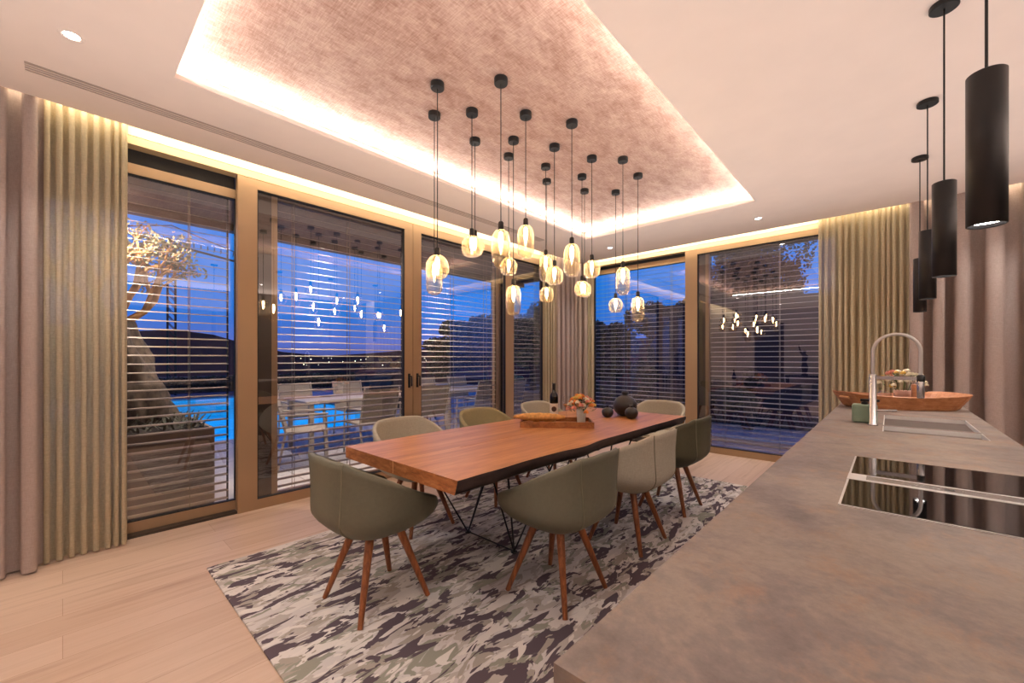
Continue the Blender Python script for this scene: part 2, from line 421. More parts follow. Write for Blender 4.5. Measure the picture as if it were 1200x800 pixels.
# ------------------------------------------------------------------ glazing
def window(name, side, u0, u1, depth, zb, zt, stl, str_, rail_b, rail_t, handle=None):
    """a framed pane; u runs along the wall, depth is how far the inner face sits behind the wall face"""
    th = .06
    def bx(b, a0, a1, z0, z1, d0, d1, mi=0):
        if side == 'L': b.box(XL-d1, XL-d0, a0, a1, z0, z1, mi)
        else: b.box(a0, a1, YF+d0, YF+d1, z0, z1, mi)
    r = struct(thing(name, 'glazed panel', 'window'))
    for k in ('label', 'category'): del r[k]
    f = MB()
    bx(f, u0, u1, zb, zb+rail_b, depth, depth+th); bx(f, u0, u1, zt-rail_t, zt, depth, depth+th)
    if stl: bx(f, u0, u0+stl, zb+rail_b, zt-rail_t, depth, depth+th)
    if str_: bx(f, u1-str_, u1, zb+rail_b, zt-rail_t, depth, depth+th)
    f.build('window_frame', M['bronze'], r)
    g = MB(); a0, a1, z0, z1 = u0+stl, u1-str_, zb+rail_b, zt-rail_t; d = depth+.03
    for q in ((a0, a0+.008, z0, z1), (a1-.008, a1, z0, z1), (a0, a1, z0, z0+.008), (a0, a1, z1-.008, z1)):
        bx(g, q[0], q[1], q[2], q[3], depth+.005, depth+.04)
    g.build('gasket', M['rubber'], r)
    p = MB()
    if side == 'L': p.add([(XL-d,a0,z0),(XL-d,a1,z0),(XL-d,a1,z1),(XL-d,a0,z1)], [(0,1,2,3)])
    else: p.add([(a0,YF+d,z0),(a1,YF+d,z0),(a1,YF+d,z1),(a0,YF+d,z1)], [(0,1,2,3)])
    p.build('glass_pane', M['glass'], r)
    if handle is not None:
        h = MB(); y = handle; x = XL-depth
        h.rbox(x, x+.012, y-.014, y+.014, .97, 1.13, .005)
        h.tube([(x+.01,y,1.10),(x+.055,y,1.10),(x+.055,y,.99)], .009, 8)
        h.build('handle', M['black'], r)
    return r
window('window_1', 'L', -.75, 1.0, .085, .02, 2.735, .09, .0, .075, .075)
window('window_2', 'L', .99, 2.705, .0, .0, 2.842, .145, .105, .085, .085, 2.655)
window('window_3', 'L', 2.711, 4.34, .0, .0, 2.842, .11, .085, .085, .085, 2.765)
window('window_4', 'L', 4.34, 5.2, .0, .0, 2.842, .08, .10, .085, .085)
window('window_5', 'F', -3.81, -2.10, .085, .02, 2.79, .085, .0, .075, .075)
window('window_6', 'F', -2.17, -.44, .0, .0, 2.842, .165, .02, .085, .07)
# track / threshold under the recessed leaves
struct(MB().box(XL-.14, XL-.01, -.75, .99, -.005, .02).build('trim_5', M['darkbronze']))
struct(MB().box(-3.81, -2.17, YF+.01, YF+.14, -.005, .02).build('trim_6', M['darkbronze']))
struct(MB().box(XL-.14, XL-.10, -.75, .99, 2.735, 2.842).build('trim_7', M['rubber']))  # black strips stand in for the dark gap above the recessed leaves
struct(MB().box(-3.81, -2.17, YF+.10, YF+.14, 2.79, 2.842).build('trim_8', M['rubber']))
# outer posts carrying the blind guides
def ext_post(name, b0, b1, g0, g1, side):
    b = MB(); g = MB()
    if side == 'L':
        b.box(XL-.36, XL-.16, b0, b1, -.03, 2.86); g.box(XL-.29, XL-.16, g0, g1, -.03, 2.86)
    else:
        b.box(b0, b1, YF+.16, YF+.36, -.03, 2.86); g.box(g0, g1, YF+.16, YF+.29, -.03, 2.86)
    o = struct(b.build(name, M['darkbronze'])); g.build('guide_rail', M['bronze'], o)
ext_post('trim_9', 1.18, 1.295, 1.295, 1.345, 'L')
ext_post('trim_10', 4.31, 4.50, 4.265, 4.31, 'L')
ext_post('trim_11', -2.10, -1.945, -1.945, -1.90, 'F')

# venetian blinds outside the glass
def blind(side, u0, u1, label, cords, mat):
    t = thing('venetian_blind', label, 'blind', group='outdoor venetian blinds')
    pitch = .068; z = .10; s = MB(); tilt = R(12); wd = .051
    while z < 2.76:
        cs = []
        for k in range(5):
            a = (k/4-.5); d = .215 + a*wd*math.cos(tilt); zz = z + a*wd*math.sin(tilt) + .005*(1-4*a*a)
            cs.append((d, zz))
        vs = []
        for d, zz in cs:
            for u in (u0, u1):
                vs.append((XL-d, u, zz) if side == 'L' else (u, YF+d, zz))
        s.add(vs, [(2*i, 2*i+1, 2*i+3, 2*i+2) for i in range(4)], 0, True); z += pitch
    s.build('slats', mat, t)
    def bx(b, a0, a1, z0, z1, d0, d1):
        if side == 'L': b.box(XL-d1, XL-d0, a0, a1, z0, z1)
        else: b.box(a0, a1, YF+d0, YF+d1, z0, z1)
    b = MB(); bx(b, u0, u1, .035, .06, .185, .245); b.build('bottom_rail', M['bronze'], t)
    b = MB(); bx(b, u0, u1, 2.77, 2.86, .17, .26); b.build('head_rail', M['darkbronze'], t)
    for c in cords:
        for dd in (.185, .245):
            b = MB(); bx(b, c-.0025, c+.0025, .04, 2.77, dd-.0015, dd+.0015); b.build('ladder_cord', mat, t)
    for u in (u0+.004, u1-.004):
        g = MB(); bx(g, u-.006, u+.006, .0, 2.8, .208, .222); g.build('guide_wire', M['rubber'], t)
blind('L', -.7, .97, 'bronze slatted outdoor blind at the far left, beside the sheer curtain', (.05, .70), M['slat'])
blind('L', 1.35, 2.70, 'slatted outdoor blind behind the pane left of the two door handles', (1.5, 2.05), M['slat'])
blind('L', 2.80, 4.26, 'slatted outdoor blind behind the pane right of the two door handles', (3.45,4.05), M['slat'])
blind('L', 4.51, 5.30, 'narrow slatted outdoor blind left of the corner curtain', (4.7,), M['slat'])
blind('F', -3.83, -2.13, 'slatted outdoor blind just right of the corner curtain', (-3.2, -2.45), M['slat_cool'])
blind('F', -1.89, -.40, 'slatted outdoor blind nearest the kitchen island, partly behind sheer curtain', (-1.7, -1.05), M['slat_cool'])

# ------------------------------------------------------------------ curtains
def curtain(name, path, lam, amp, mat, label, seed, flare=.25, zt=2.99, bell=0.0):
    P = [Vector((a, b, 0)) for a, b in path]
    seg = [0]
    for i in range(1, len(P)): seg.append(seg[-1] + (P[i]-P[i-1]).length)
    L = seg[-1]
    def at(s):
        for i in range(1, len(P)):
            if s <= seg[i] + 1e-9:
                t = (s-seg[i-1])/(seg[i]-seg[i-1]); d = (P[i]-P[i-1]).normalized()
                return P[i-1].lerp(P[i], t), Vector((-d.y, d.x, 0))
        d = (P[-1]-P[-2]).normalized(); return P[-1], Vector((-d.y, d.x, 0))
    r = random.Random(seed)
    nf = max(3, int(L/lam)); 
    cuts = [0]; 
    for i in range(nf): cuts.append(cuts[-1] + r.uniform(.65, 1.4))
    cuts = [c/cuts[-1] for c in cuts]; amps = [r.uniform(.6, 1.15) for _ in range(nf+1)]
    leans = [r.uniform(-1, 1)*lam*.10 for _ in range(nf+1)]
    nu = nf*14+1; nv = 22
    def fn(u, v):
        i = min(int(u*nf), nf-1); f = u*nf - i
        s = (cuts[i]*(1-f) + cuts[i+1]*f)*L
        z = .012 + v*(zt-.012)
        p, n = at(s)
        a = amp*(amps[i]*(1-f)+amps[i+1]*f)*(1 + flare*(1-v))
        ph = 2*PI*f
        wv = math.cos(ph); wv = math.copysign(abs(wv)**.75, wv)
        lean = (leans[i]*(1-f)+leans[i+1]*f)*math.sin((1-v)*2.2)
        d = at(min(max(s+.001, 0), L))[0] - at(min(max(s-.001, 0), L))[0]
        tdir = d.normalized() if d.length > 0 else Vector((0,1,0))
        q = p + n*(a*wv - bell*(1-v)) + tdir*(lean + .28*lam*math.sin(2*ph)*.5)
        q.z = z
        return q
    o = MB().grid(fn, nu, nv).build(name, mat)
    return tag(o, label, 'curtain')
curtain('curtain', [(-3.90,-.62),(-3.90,-.075)], .10, .050, M['drape'], 'mauve linen drape at the far left edge beside the olive sheer', 3, bell=.035)
curtain('sheer_curtain', [(-3.935,-.09),(-3.935,.31)], .05, .024, M['sheer'], 'olive beige sheer curtain between the left mauve drape and the slatted window', 5)
curtain('sheer_curtain', [(-3.95,5.04),(-3.95,5.36)], .055, .022, M['sheer'], 'narrow sheer on the left side of the corner drape', 8)
curtain('curtain', [(-3.92,5.30),(-3.92,5.93),(-3.72,5.96)], .11, .036, M['drape'], 'mauve linen drape hanging in the far room corner', 11)
curtain('sheer_curtain', [(-3.80,5.975),(-3.64,5.975)], .05, .02, M['sheer'], 'narrow sheer on the right side of the corner drape', 13)
curtain('sheer_curtain', [(-.62,5.965),(.16,5.965)], .052, .026, M['sheer'], 'olive beige sheer curtain behind the kitchen tap, right of the windows', 21)
curtain('curtain', [(.10,5.95),(2.6,5.95)], .17, .072, M['drape'], 'wide mauve linen drape behind the black tube pendants', 37)

# ------------------------------------------------------------------ ceiling details
dfs = MB(); dfs.box(-3.535, -3.43, -.14, 4.4, CZ-.003, CZ+.001)
o = dfs.build('air_diffuser', plain('diffuser_grey', (176,160,150), .7, var=.03)); tag(o, 'long narrow grey air slot in the ceiling beside the left windows', 'air vent')
g = MB()
for k in range(4): g.box(-3.53+.026*k, -3.5285+.026*k, -.14, 4.4, CZ-.006, CZ-.002)
g.build('vent_blade', M['ceiling'], o)
def downlight(x, y, label, e=74, visible=True):
    t = thing('downlight', label, 'ceiling light', (x, y, CZ), group='recessed ceiling spots')
    MB().lathe([(.030,0),(.034,-.004),(.046,-.004),(.048,0)], n=28).build('trim_ring', M['ceiling'], t)
    MB().lathe([(.0,-.001),(.030,-.001)][::-1], n=24).build('lamp_disc', M['lamp_disc'], t)
    l = bpy.data.lights.new('spot_lamp', 'SPOT'); l.energy = e; l.spot_size = R(125); l.spot_blend = .7; l.shadow_soft_size = .05; l.color = (1,.95,.91)
    lo = bpy.data.objects.new('spot_lamp', l); C.objects.link(lo); lo.parent = t; lo.location = (0,0,-.012)
downlight(-2.99, .03, 'recessed round spot in the ceiling above the left drape')
downlight(-2.985, 5.35, 'recessed round spot in the ceiling near the corner curtain')
downlight(-1.11, 5.37, 'recessed round spot in the ceiling above the right windows')
for x, y in ((-1.2,.0),(-2.4,-2.2),(-.2,-2.2),(1.9,-2.2),(1.9,.4),(1.9,2.9),(1.0,5.2),(2.5,5.0)):  # added spots out of view, general fill for the room
    downlight(x, y, 'added unseen fill spot in the ceiling outside the dining area', 74)

# tube pendants over the island
def tube_pendant(x, y, label):
    t = thing('tube_pendant', label, 'pendant lamp', (x, y, 0), group='black tube pendants over the island')
    MB().lathe([(0,CZ),(.048,CZ),(.05,CZ-.004),(.05,CZ-.022),(.046,CZ-.025),(0,CZ-.025)], n=32, smooth=False).build('ceiling_rose', M['black'], t)
    MB().tube([(0,0,CZ-.02),(0,0,2.09)], .0035, 8).build('cord', M['black'], t)
    MB().lathe([(0,2.095),(.037,2.095),(.040,2.092),(.040,1.672),(.038,1.67),(.035,1.672),(.035,1.71)], n=36).build('lamp_tube', M['black'], t)
    MB().lathe([(.035,1.682),(0,1.682)], n=24).build('lamp_disc', M['lamp_disc'], t)
    l = bpy.data.lights.new('spot_lamp', 'SPOT'); l.energy = 16; l.spot_size = R(95); l.spot_blend = .6; l.shadow_soft_size = .03; l.color = (1,.88,.78)
    lo = bpy.data.objects.new('spot_lamp', l); C.objects.link(lo); lo.parent = t; lo.location = (0,0,1.676)
tube_pendant(.198, 1.74, 'black tube pendant nearest the camera, largest in view')
tube_pendant(.180, 2.69, 'black tube pendant second nearest, its ceiling rose at the picture top')
tube_pendant(.172, 3.64, 'black tube pendant third from the camera')
tube_pendant(.175, 4.606, 'black tube pendant farthest away, smallest in view')

# glass pendant cluster: canopy position, top of glass, kind
TH = math.atan(443/483); S_, C_ = math.sin(TH), math.cos(TH)
cl = [ # x, y, z of the top of the glass, kind, label
 (-2.121,1.611,299,'g','wide amber glass pendant, lowest and leftmost of the cluster, in front'),
 (-2.395,1.792,306,'l','long glass pendant hanging behind the leftmost wide one'),
 (-2.172,1.950,276,'g','wide amber glass pendant second from left, high up'),
 (-2.441,2.224,277,'g','wide glass pendant hidden behind the second from left'),
 (-1.793,1.852,269,'l','long glass pendant on the longest visible cord, third from left'),
 (-2.206,2.422,334,'l','long glass pendant hanging low beneath the wide one, left of centre'),
 (-2.412,2.587,302,'g','wide glass pendant just below the third long one'),
 (-1.912,2.229,264,'l','highest hung long glass pendant, left of centre'),
 (-2.029,2.727,312,'g','wide glass pendant in the cluster centre overlapping a long one'),
 (-2.292,2.950,299,'l','long glass pendant partly behind the centre wide one'),
 (-2.477,3.203,336,'g','small looking wide glass pendant, lowest in the centre'),
 (-1.730,2.539,286,'l','long glass pendant in front of the corner curtain'),
 (-2.165,3.348,329,'g','wide glass pendant low against the corner curtain'),
 (-2.332,3.654,331,'g','wide glass pendant farthest back by the corner curtain'),
 (-1.906,3.102,305,'g','wide glass pendant right of the corner curtain, higher hung'),
 (-1.718,3.305,313,'l','long glass pendant before the right window, upper of three'),
 (-2.110,3.901,349,'g','wide glass pendant low before the right window, left of three'),
 (-1.764,3.692,347.5,'l','long glass pendant rightmost and low before the right window')]
PG = [(.016,0),(.030,-.004),(.052,-.020),(.066,-.042),(.072,-.066),(.072,-.098),(.064,-.124),(.046,-.144),(.022,-.151),(0,-.152)]
PL = [(.016,0),(.028,-.004),(.044,-.018),(.054,-.040),(.058,-.066),(.058,-.180),(.054,-.206),(.042,-.228),(.022,-.239),(0,-.241)]
pm = {}
for x, y, py, k, lb in cl:
    d = -S_*x + C_*y; z = 1.3 + (420-py)/483*d
    t = thing('glass_pendant', lb, 'pendant lamp', (x, y, 0), group='glass pendant cluster over the dining table')
    MB().lathe([(0,UZ),(.042,UZ),(.043,UZ-.004),(.043,UZ-.034),(.040,UZ-.038),(0,UZ-.038)], n=28, smooth=False).build('ceiling_rose', M['black'], t)
    MB().tube([(0,0,UZ-.03),(0,0,z+.045)], .003, 6).build('cord', M['black'], t)
    MB().lathe([(0,z+.05),(.012,z+.05),(.017,z+.042),(.018,z+.004),(.016,z-.014),(0,z-.014)], n=20).build('socket', M['black'], t)
    MB().lathe([(r, z+q) for r, q in (PG if k == 'g' else PL)], n=28).build('glass_shade', M['bulbglass'], t)
    h = .095 if k == 'g' else .115
    MB().lathe([(.006,z-.014),(.011,z-.024),(.0145,z-.04),(.0145,z-.01-h*.55),(.010,z-.01-h*.8),(.004,z-.01-h),(0,z-.012-h)], n=14).build('light_bulb', M['filament'], t)

# ------------------------------------------------------------------ concealed strips and added fill lamps
def area(name, loc, rot, sx, sy, e, col):
    l = bpy.data.lights.new(name, 'AREA'); l.shape = 'RECTANGLE'; l.size = sx; l.size_y = sy; l.energy = e; l.color = col
    o = bpy.data.objects.new(name, l); C.objects.link(o); o.location = loc; o.rotation_euler = rot; return o
WARM = (1,.94,.87); k = 6.8
q = .085
area('cove_strip_lamp', (ox0-q, (oy0+oy1)/2, CZ+.045), (R(180),R(30),0), .03, oy1-oy0+.15, k*4.4, WARM)
area('cove_strip_lamp', (ox1+q, (oy0+oy1)/2, CZ+.045), (R(180),R(-30),0), .03, oy1-oy0+.15, k*4.4, WARM)
area('cove_strip_lamp', ((ox0+ox1)/2, oy0-q, CZ+.045), (R(180-30),0,0), ox1-ox0+.15, .03, k*2, WARM)
area('cove_strip_lamp', ((ox0+ox1)/2, oy1+q, CZ+.045), (R(180+30),0,0), ox1-ox0+.15, .03, k*2, WARM)
WARM2 = (1,.86,.62)
area('slot_strip_lamp', (SX-.02, 1.0, 2.985), (0, R(30), 0), .02, 9.8, 34, WARM2)
area('slot_strip_lamp', (-.3, SY+.02, 2.985), (R(30), 0, 0), 7.0, .02, 27, WARM2)

area('added_uplight', (2.98, 0.75, 2.26), (R(180), 0, 0), .25, 8.0, 260, (1,.90,.84))  # added out-of-view uplight, brightens the ceiling
area('added_ceiling_fill', (-.35, 1.0, 1.9), (R(180), 0, 0), 6.2, 9.0, 105, (1,.95,.93))  # added upward fill floating mid-room, no fixture there
def lamp_hiding_unit(nm, x0, x1, y0, y1, lb, n, along):
    t = thing(nm, lb, 'cabinet', (0,0,0))
    b = MB(); b.box(x0, x1, y0, y1, 0, 2.22)
    if along == 'y': b.box(x0, x0+.02, y0, y1, 2.22, 2.36)
    else: b.box(x0, x1, y1-.02, y1, 2.22, 2.36)
    b.build('cabinet_body', M['darkcab'], t)
    for i in range(n):
        if along == 'y': a = y0+(y1-y0)*i/n; MB().box(x0-.02, x0, a+.004, a+(y1-y0)/n-.004, .08, 2.2).build('cabinet_door', M['darkcab'], t)
        else: a = x0+(x1-x0)*i/n; MB().box(a+.004, a+(x1-x0)/n-.004, y1, y1+.02, .08, 2.2).build('cabinet_door', M['darkcab'], t)
lamp_hiding_unit('lamp_hiding_cabinet', 2.75, 3.28, -3.4, 4.9, 'added unseen run of dark cabinets opposite the left windows, lip hiding the uplight', 12, 'y')  # added out of view; the raised lip hides the added uplight
# ------------------------------------------------------------------ rug
struct_r = MB().rbox(-3.105, -.86, .6, 4.68, 0, .012, .01).build('rug', M['rug']); tag(struct_r, 'large camouflage patterned rug under the dining table', 'rug')

# ------------------------------------------------------------------ dining table
tb = thing('dining_table', 'long walnut dining table with dark live edge and black wire legs', 'table', (-1.968, 2.61, 0))
def xr(y): return .527 + .018*math.exp(-((y+1.41)/.12)**2) + .034*math.exp(-((y+.42)/.17)**2) + .014*noise.noise(Vector((y*3.1, 7.1, 0)))
def xl(y): return -.545 + .02*noise.noise(Vector((y*1.1, 9.1, 0)))
def slab(name, fl, fr, live):
    ny = 60; b = MB(); Y0, Y1 = -1.41, 1.41
    ys = [Y0 + (Y1-Y0)*i/ny for i in range(ny+1)]
    b.add([p for y in ys for p in ((fl(y), y, .75), (fr(y), y, .75))], [(2*i, 2*i+1, 2*i+3, 2*i+2) for i in range(ny)], 0)
    b.add([p for y in ys for p in ((fl(y)+.01, y, .68), (fr(y)-.02, y, .68))], [(2*i, 2*i+2, 2*i+3, 2*i+1) for i in range(ny)], 2)
    for sgn, f in ((1, fr), (-1, fl)):
        isl = (live == sgn); nz = 6
        vs = []
        for y in ys:
            for j in range(nz+1):
                t = j/nz; off = 0
                if isl: off = .010*math.sin(t*PI) - .03*t + .012*t*noise.noise(Vector((y*9, t*3, 1)))
                else: off = (-.02 if sgn > 0 else -.01)*t if False else 0
                z = .75 - .07*t
                if isl and j == nz: z += .010*noise.noise(Vector((y*12, 5, 2)))-.002
                vs.append((f(y) + sgn*off, y, z))
        m = nz+1
        b.add(vs, [((i*m+j), (i*m+j+1), ((i+1)*m+j+1), ((i+1)*m+j)) if sgn > 0 else ((i*m+j), ((i+1)*m+j), ((i+1)*m+j+1), (i*m+j+1)) for i in range(ny) for j in range(nz)], 2 if isl else 1, True)
    for y, s in ((Y0, 1), (Y1, -1)):
        lo = [(fl(y), y, .75), (fl(y)+.0, y, .68), (fr(y)-(.02 if live == 1 else 0), y, .68), (fr(y), y, .75)]
        b.add(lo, [(0,1,2,3) if s > 0 else (3,2,1,0)], 1)
    return b.build(name, [M['table'], M['tableend'], M['bark']], tb)
slab('tabletop_plank', xl, lambda y: -.002, -1); slab('tabletop_plank', lambda y: .002, xr, 1)
MB().box(-.0018, .0018, -1.411, -.94, .684, .7503).build('pale_seam_strip', M['seam'], tb)  # pale strip in the seam between the planks, near end only
for yy in (-.58, .58):
    s = MB()
    for sx_ in (-1, 1):
        f = Vector((sx_*.23-.105, yy, .016))
        for tx, ty in ((sx_*.42, -.42), (sx_*.30, .30), (-sx_*.05, -.12)):
            s.tube([f, (tx, yy+ty*.9, .685)], .006, 8)
        s.lathe([(0,.012),(.022,.012),(.022,.02),(0,.02)], (f.x, f.y, .0005), 14)
    s.tube([(-.335,yy,.02),(.125,yy,.02)], .005, 8)
    s.box(-.44, .44, yy-.42, yy-.38, .672, .682); s.box(-.32, .32, yy+.25, yy+.29, .672, .682)
    s.build('wire_trestle', M['black'], tb)

# ------------------------------------------------------------------ chairs
def rimz(ph):
    a = abs(ph)
    pts = [(0,.80),(36,.792),(60,.732),(90,.645),(105,.605),(118,.575),(127,.553),(132,.528),(137,.485),(142,.466),(180,.458)]
    for (a0, z0), (a1, z1) in zip(pts, pts[1:]):
        if a <= a1:
            t = (a-a0)/(a1-a0); t = t*t*(3-2*t) if a0 >= 122 else t
            return z0+(z1-z0)*t
    return pts[-1][1]
def plan(ph, A=.302, B=.298, n=2.9):
    s, c = math.sin(R(ph)), math.cos(R(ph))
    r = 1/((abs(s)/A)**n + (abs(c)/B)**n)**(1/n)
    return r*s, -r*c
ZB = .375
def prof(z):
    t = max(0, min(1, (z-ZB)/.145)); s = .50 + .50*(1-(1-t)**2.1)
    return s*(1 + max(0, z-.66)*.22)
def chair_proto():
    t = thing('dining_chair', 'x', 'chair', (0,0,0), 0, 'dining chairs around the walnut table')
    sh = MB(); nv = 14; nu = 96; th = .026
    vs = []
    for j in range(2*nv+3):
        for i in range(nu):
            ph = -180 + 360*i/nu; rz = rimz(ph); px, py_ = plan(ph)
            if j <= nv:      # outer, bottom -> rim
                z = ZB + (rz-ZB)*(j/nv); s = prof(z); k_ = s
            elif j == nv+1:
                z = rz + .008; s = prof(rz); k_ = s*(1 - th*.5/.29)
            else:            # inner, rim -> down
                u = (j-nv-2)/nv; z = rz - (rz-.445)*u; s = prof(z); k_ = s*(1 - th/.29)
            vs.append((px*k_, py_*k_, z))
    rows = 2*nv+3
    fs = [(j*nu+i, j*nu+(i+1)%nu, (j+1)*nu+(i+1)%nu, (j+1)*nu+i) for j in range(rows-1) for i in range(nu)]
    fs.append(tuple(range(nu))[::-1])
    sh.add(vs, fs, 0, True); sh.build('shell', M['chair_olive'], t)
    # seat cushion
    cu = MB(); cp = []
    for r_, z in ((0,.488),(.45,.487),(.66,.482),(.72,.473),(.725,.460),(.66,.447)):
        cp.append([(plan(-180+7.5*i)[0]*r_, plan(-180+7.5*i)[1]*r_+.004, z) for i in range(48)])
    vs = [p for q_ in cp for p in q_]
    cu.add(vs, [(j*48+i, (j+1)*48+i, (j+1)*48+(i+1)%48, j*48+(i+1)%48) for j in range(5) for i in range(48)], 0, True)
    cu.build('seat_cushion', M['chair_olive'], t)
    for sg in (-1, 1):
        pts = []
        for j in range(21):
            u = j/20; ph = sg*(34 - 6*(1-u)); rz = rimz(ph); z = ZB+.005+(rz-ZB)*u; px, py_ = plan(ph); s = prof(z)*1.004; pts.append((px*s, py_*s, z))
        px, py_ = plan(sg*34)
        for u in (0,.5,1):
            z = rz-.02-.2*u; s = prof(z)*(1-th/.29)*.995; pts.append((px*s, py_*s, z+.02)) if False else None
        MB().tube(pts, .0028, 6).build('seam_piping', M['stitch'], t)
    for a in (-1, 1):
        for b_ in (-1, 1):
            MB().tube([(a*.075,b_*.075,.405),(a*.195,b_*.195,.0)], [.024,.0135], 8, rot=PI/8).build('leg', M['walnut_leg'], t)
    MB().lathe([(0,.375),(.13,.375),(.135,.384),(.12,.392)], n=24).build('underseat_plate', M['black'], t)
    return t
c0 = chair_proto(); z0 = .0125
c0.location = (-2.05, 1.15, z0); c0['label'] = 'olive leather tub chair at the near end of the table, left foreground'
LT = {'olive_leather': M['chair_light']}
M['chair_dark'] = fabric('dark_olive_leather', (80,77,62), .05, .55, weave=60)
M['chair_moss'] = fabric('moss_fabric', (150,142,110), .08, .85, weave=300)
G = 'dining chairs around the walnut table'
dup(c0, (-1.375,1.87,z0), PI/2, 'olive leather tub chair nearest the camera on the island side', G)
dup(c0, (-1.385,2.73,z0), PI/2, 'pale greige tub chair in the middle of the island side', G, LT)
dup(c0, (-1.42,3.60,z0), PI/2, 'dark olive tub chair farthest on the island side, near right window', G, {'olive_leather': M['chair_dark']})
dup(c0, (-2.71,1.87,z0), -PI/2, 'pale beige tub chair on the window side nearest the camera', G, LT)
dup(c0, (-2.71,2.73,z0), -PI/2, 'moss green tub chair in the middle of the window side', G, {'olive_leather': M['chair_moss']})
dup(c0, (-2.71,3.60,z0), -PI/2, 'pale beige tub chair farthest on the window side, behind the bottle', G, LT)
dup(c0, (-1.93,4.42,z0), PI, 'pale beige tub chair at the far table end, behind black vases', G, LT)

# ------------------------------------------------------------------ things on the table
T = .7505
ang = R(38.4)
t = thing('serving_tray', 'rectangular wooden tray with low sides on the dining table', 'tray', (-2.035, 2.76, T), ang)
MB().box(-.278,.278,-.14,.14,0,.012).build('tray_base', M['traywood'], t)
for nm, q4 in (('side_panel', (-.28,.28,-.15,-.138)), ('side_panel', (-.28,.28,.138,.15)), ('end_panel', (-.292,-.28,-.15,.15)), ('end_panel', (.28,.292,-.15,.15))):
    MB().box(*q4, 0, .046).build(nm, M['traywood'], t)
def tray_pt(u, v): return (-2.035 + u*math.cos(ang) - v*math.sin(ang), 2.76 + u*math.sin(ang) + v*math.cos(ang))
# baguette lying across the tray's near left side
bx_, by_ = tray_pt(-.14, -.07)
pts = []; rs_ = []
for i in range(17):
    u = i/16; pts.append(((u-.5)*.42, .012*math.sin(u*PI), .0)); rs_.append(max(.004, .032*math.sin(PI*min(max(u,.02),.98))**.45 * (1+.06*math.sin(u*40))))
o = MB().tube(pts, rs_, 14).build('baguette', M['bread'], None, (bx_, by_, T+.076), (0, 0, ang)); tag(o, 'long golden baguette lying on the wooden tray edge', 'bread')
cx_, cy_ = tray_pt(-.06, .05)
def blob(r, sq=(1,1,1), seed=0, amp=.15, n=14):
    b = MB()
    def fn(u, v):
        a = 2*PI*u; e_ = (v-.5)*PI*.999; d = Vector((math.cos(a)*math.cos(e_), math.sin(a)*math.cos(e_), math.sin(e_)))
        k_ = r*(1 + amp*noise.noise(d*2.2 + Vector((seed*3.1, 0, seed))))
        return (d.x*k_*sq[0], d.y*k_*sq[1], d.z*k_*sq[2])
    return b.grid(fn, n*2, n, closed=True)
o = blob(.05, (1.3,.9,.75), 4).build('bread_roll', M['cheese'], None, (cx_, cy_, T+.05), (0,0,ang)); tag(o, 'pale round loaf behind the baguette on the tray', 'bread')
cx_, cy_ = tray_pt(-.17, .06)
o = blob(.035, (1.2,1,.8), 6).build('bread_roll', M['bread'], None, (cx_, cy_, T+.04)); tag(o, 'small brown roll at the left end of the tray', 'bread')
# bottle
t = thing('wine_bottle', 'dark wine bottle with cream label standing behind the tray', 'bottle', (-2.30, 3.085, T))
MB().lathe([(0,.0),(.034,.0),(.038,.004),(.038,.19),(.034,.215),(.018,.24),(.0145,.26),(.0145,.31),(.016,.312),(.016,.322),(0,.322)], n=32).build('bottle_body', M['bottle'], t)
MB().lathe([(.0386,.03),(.0386,.135)], n=32).build('paper_label', M['label'], t)
em = MB(); va = math.atan2(-3.085, 2.30)
def emb(u, v):
    r_ = .024*v; a = 2*PI*u; return (.0391*math.cos(va + r_*math.cos(a)/.0386), .0391*math.sin(va + r_*math.cos(a)/.0386), .085 + r_*math.sin(a))
em.grid(emb, 24, 4, closed=True).build('label_emblem', M['emblem'], t)
MB().lathe([(.0150,.262),(.0152,.309)], n=20).build('foil_capsule', M['black'], t)
# glasses
def wineglass(x, y, lb):
    t = thing('wine_glass', lb, 'glass', (x, y, T))
    MB().lathe([(0,0),(.033,.001),(.034,.003),(.006,.008),(.0035,.02),(.0035,.085),(.012,.095),(.03,.115),(.038,.145),(.036,.18),(.030,.205)], n=24).build('glass_body', M['clearglass'], t)
    MB().lathe([(0,.098),(.028,.115),(.0345,.128),(0,.128)], n=24).build('wine', plain('rose_wine', (222,160,110), .1), t)
wineglass(-2.22, 3.17, 'stemmed wine glass between the bottle and the flowers, left one')
wineglass(-2.12, 3.22, 'stemmed wine glass half hidden behind the flowers')
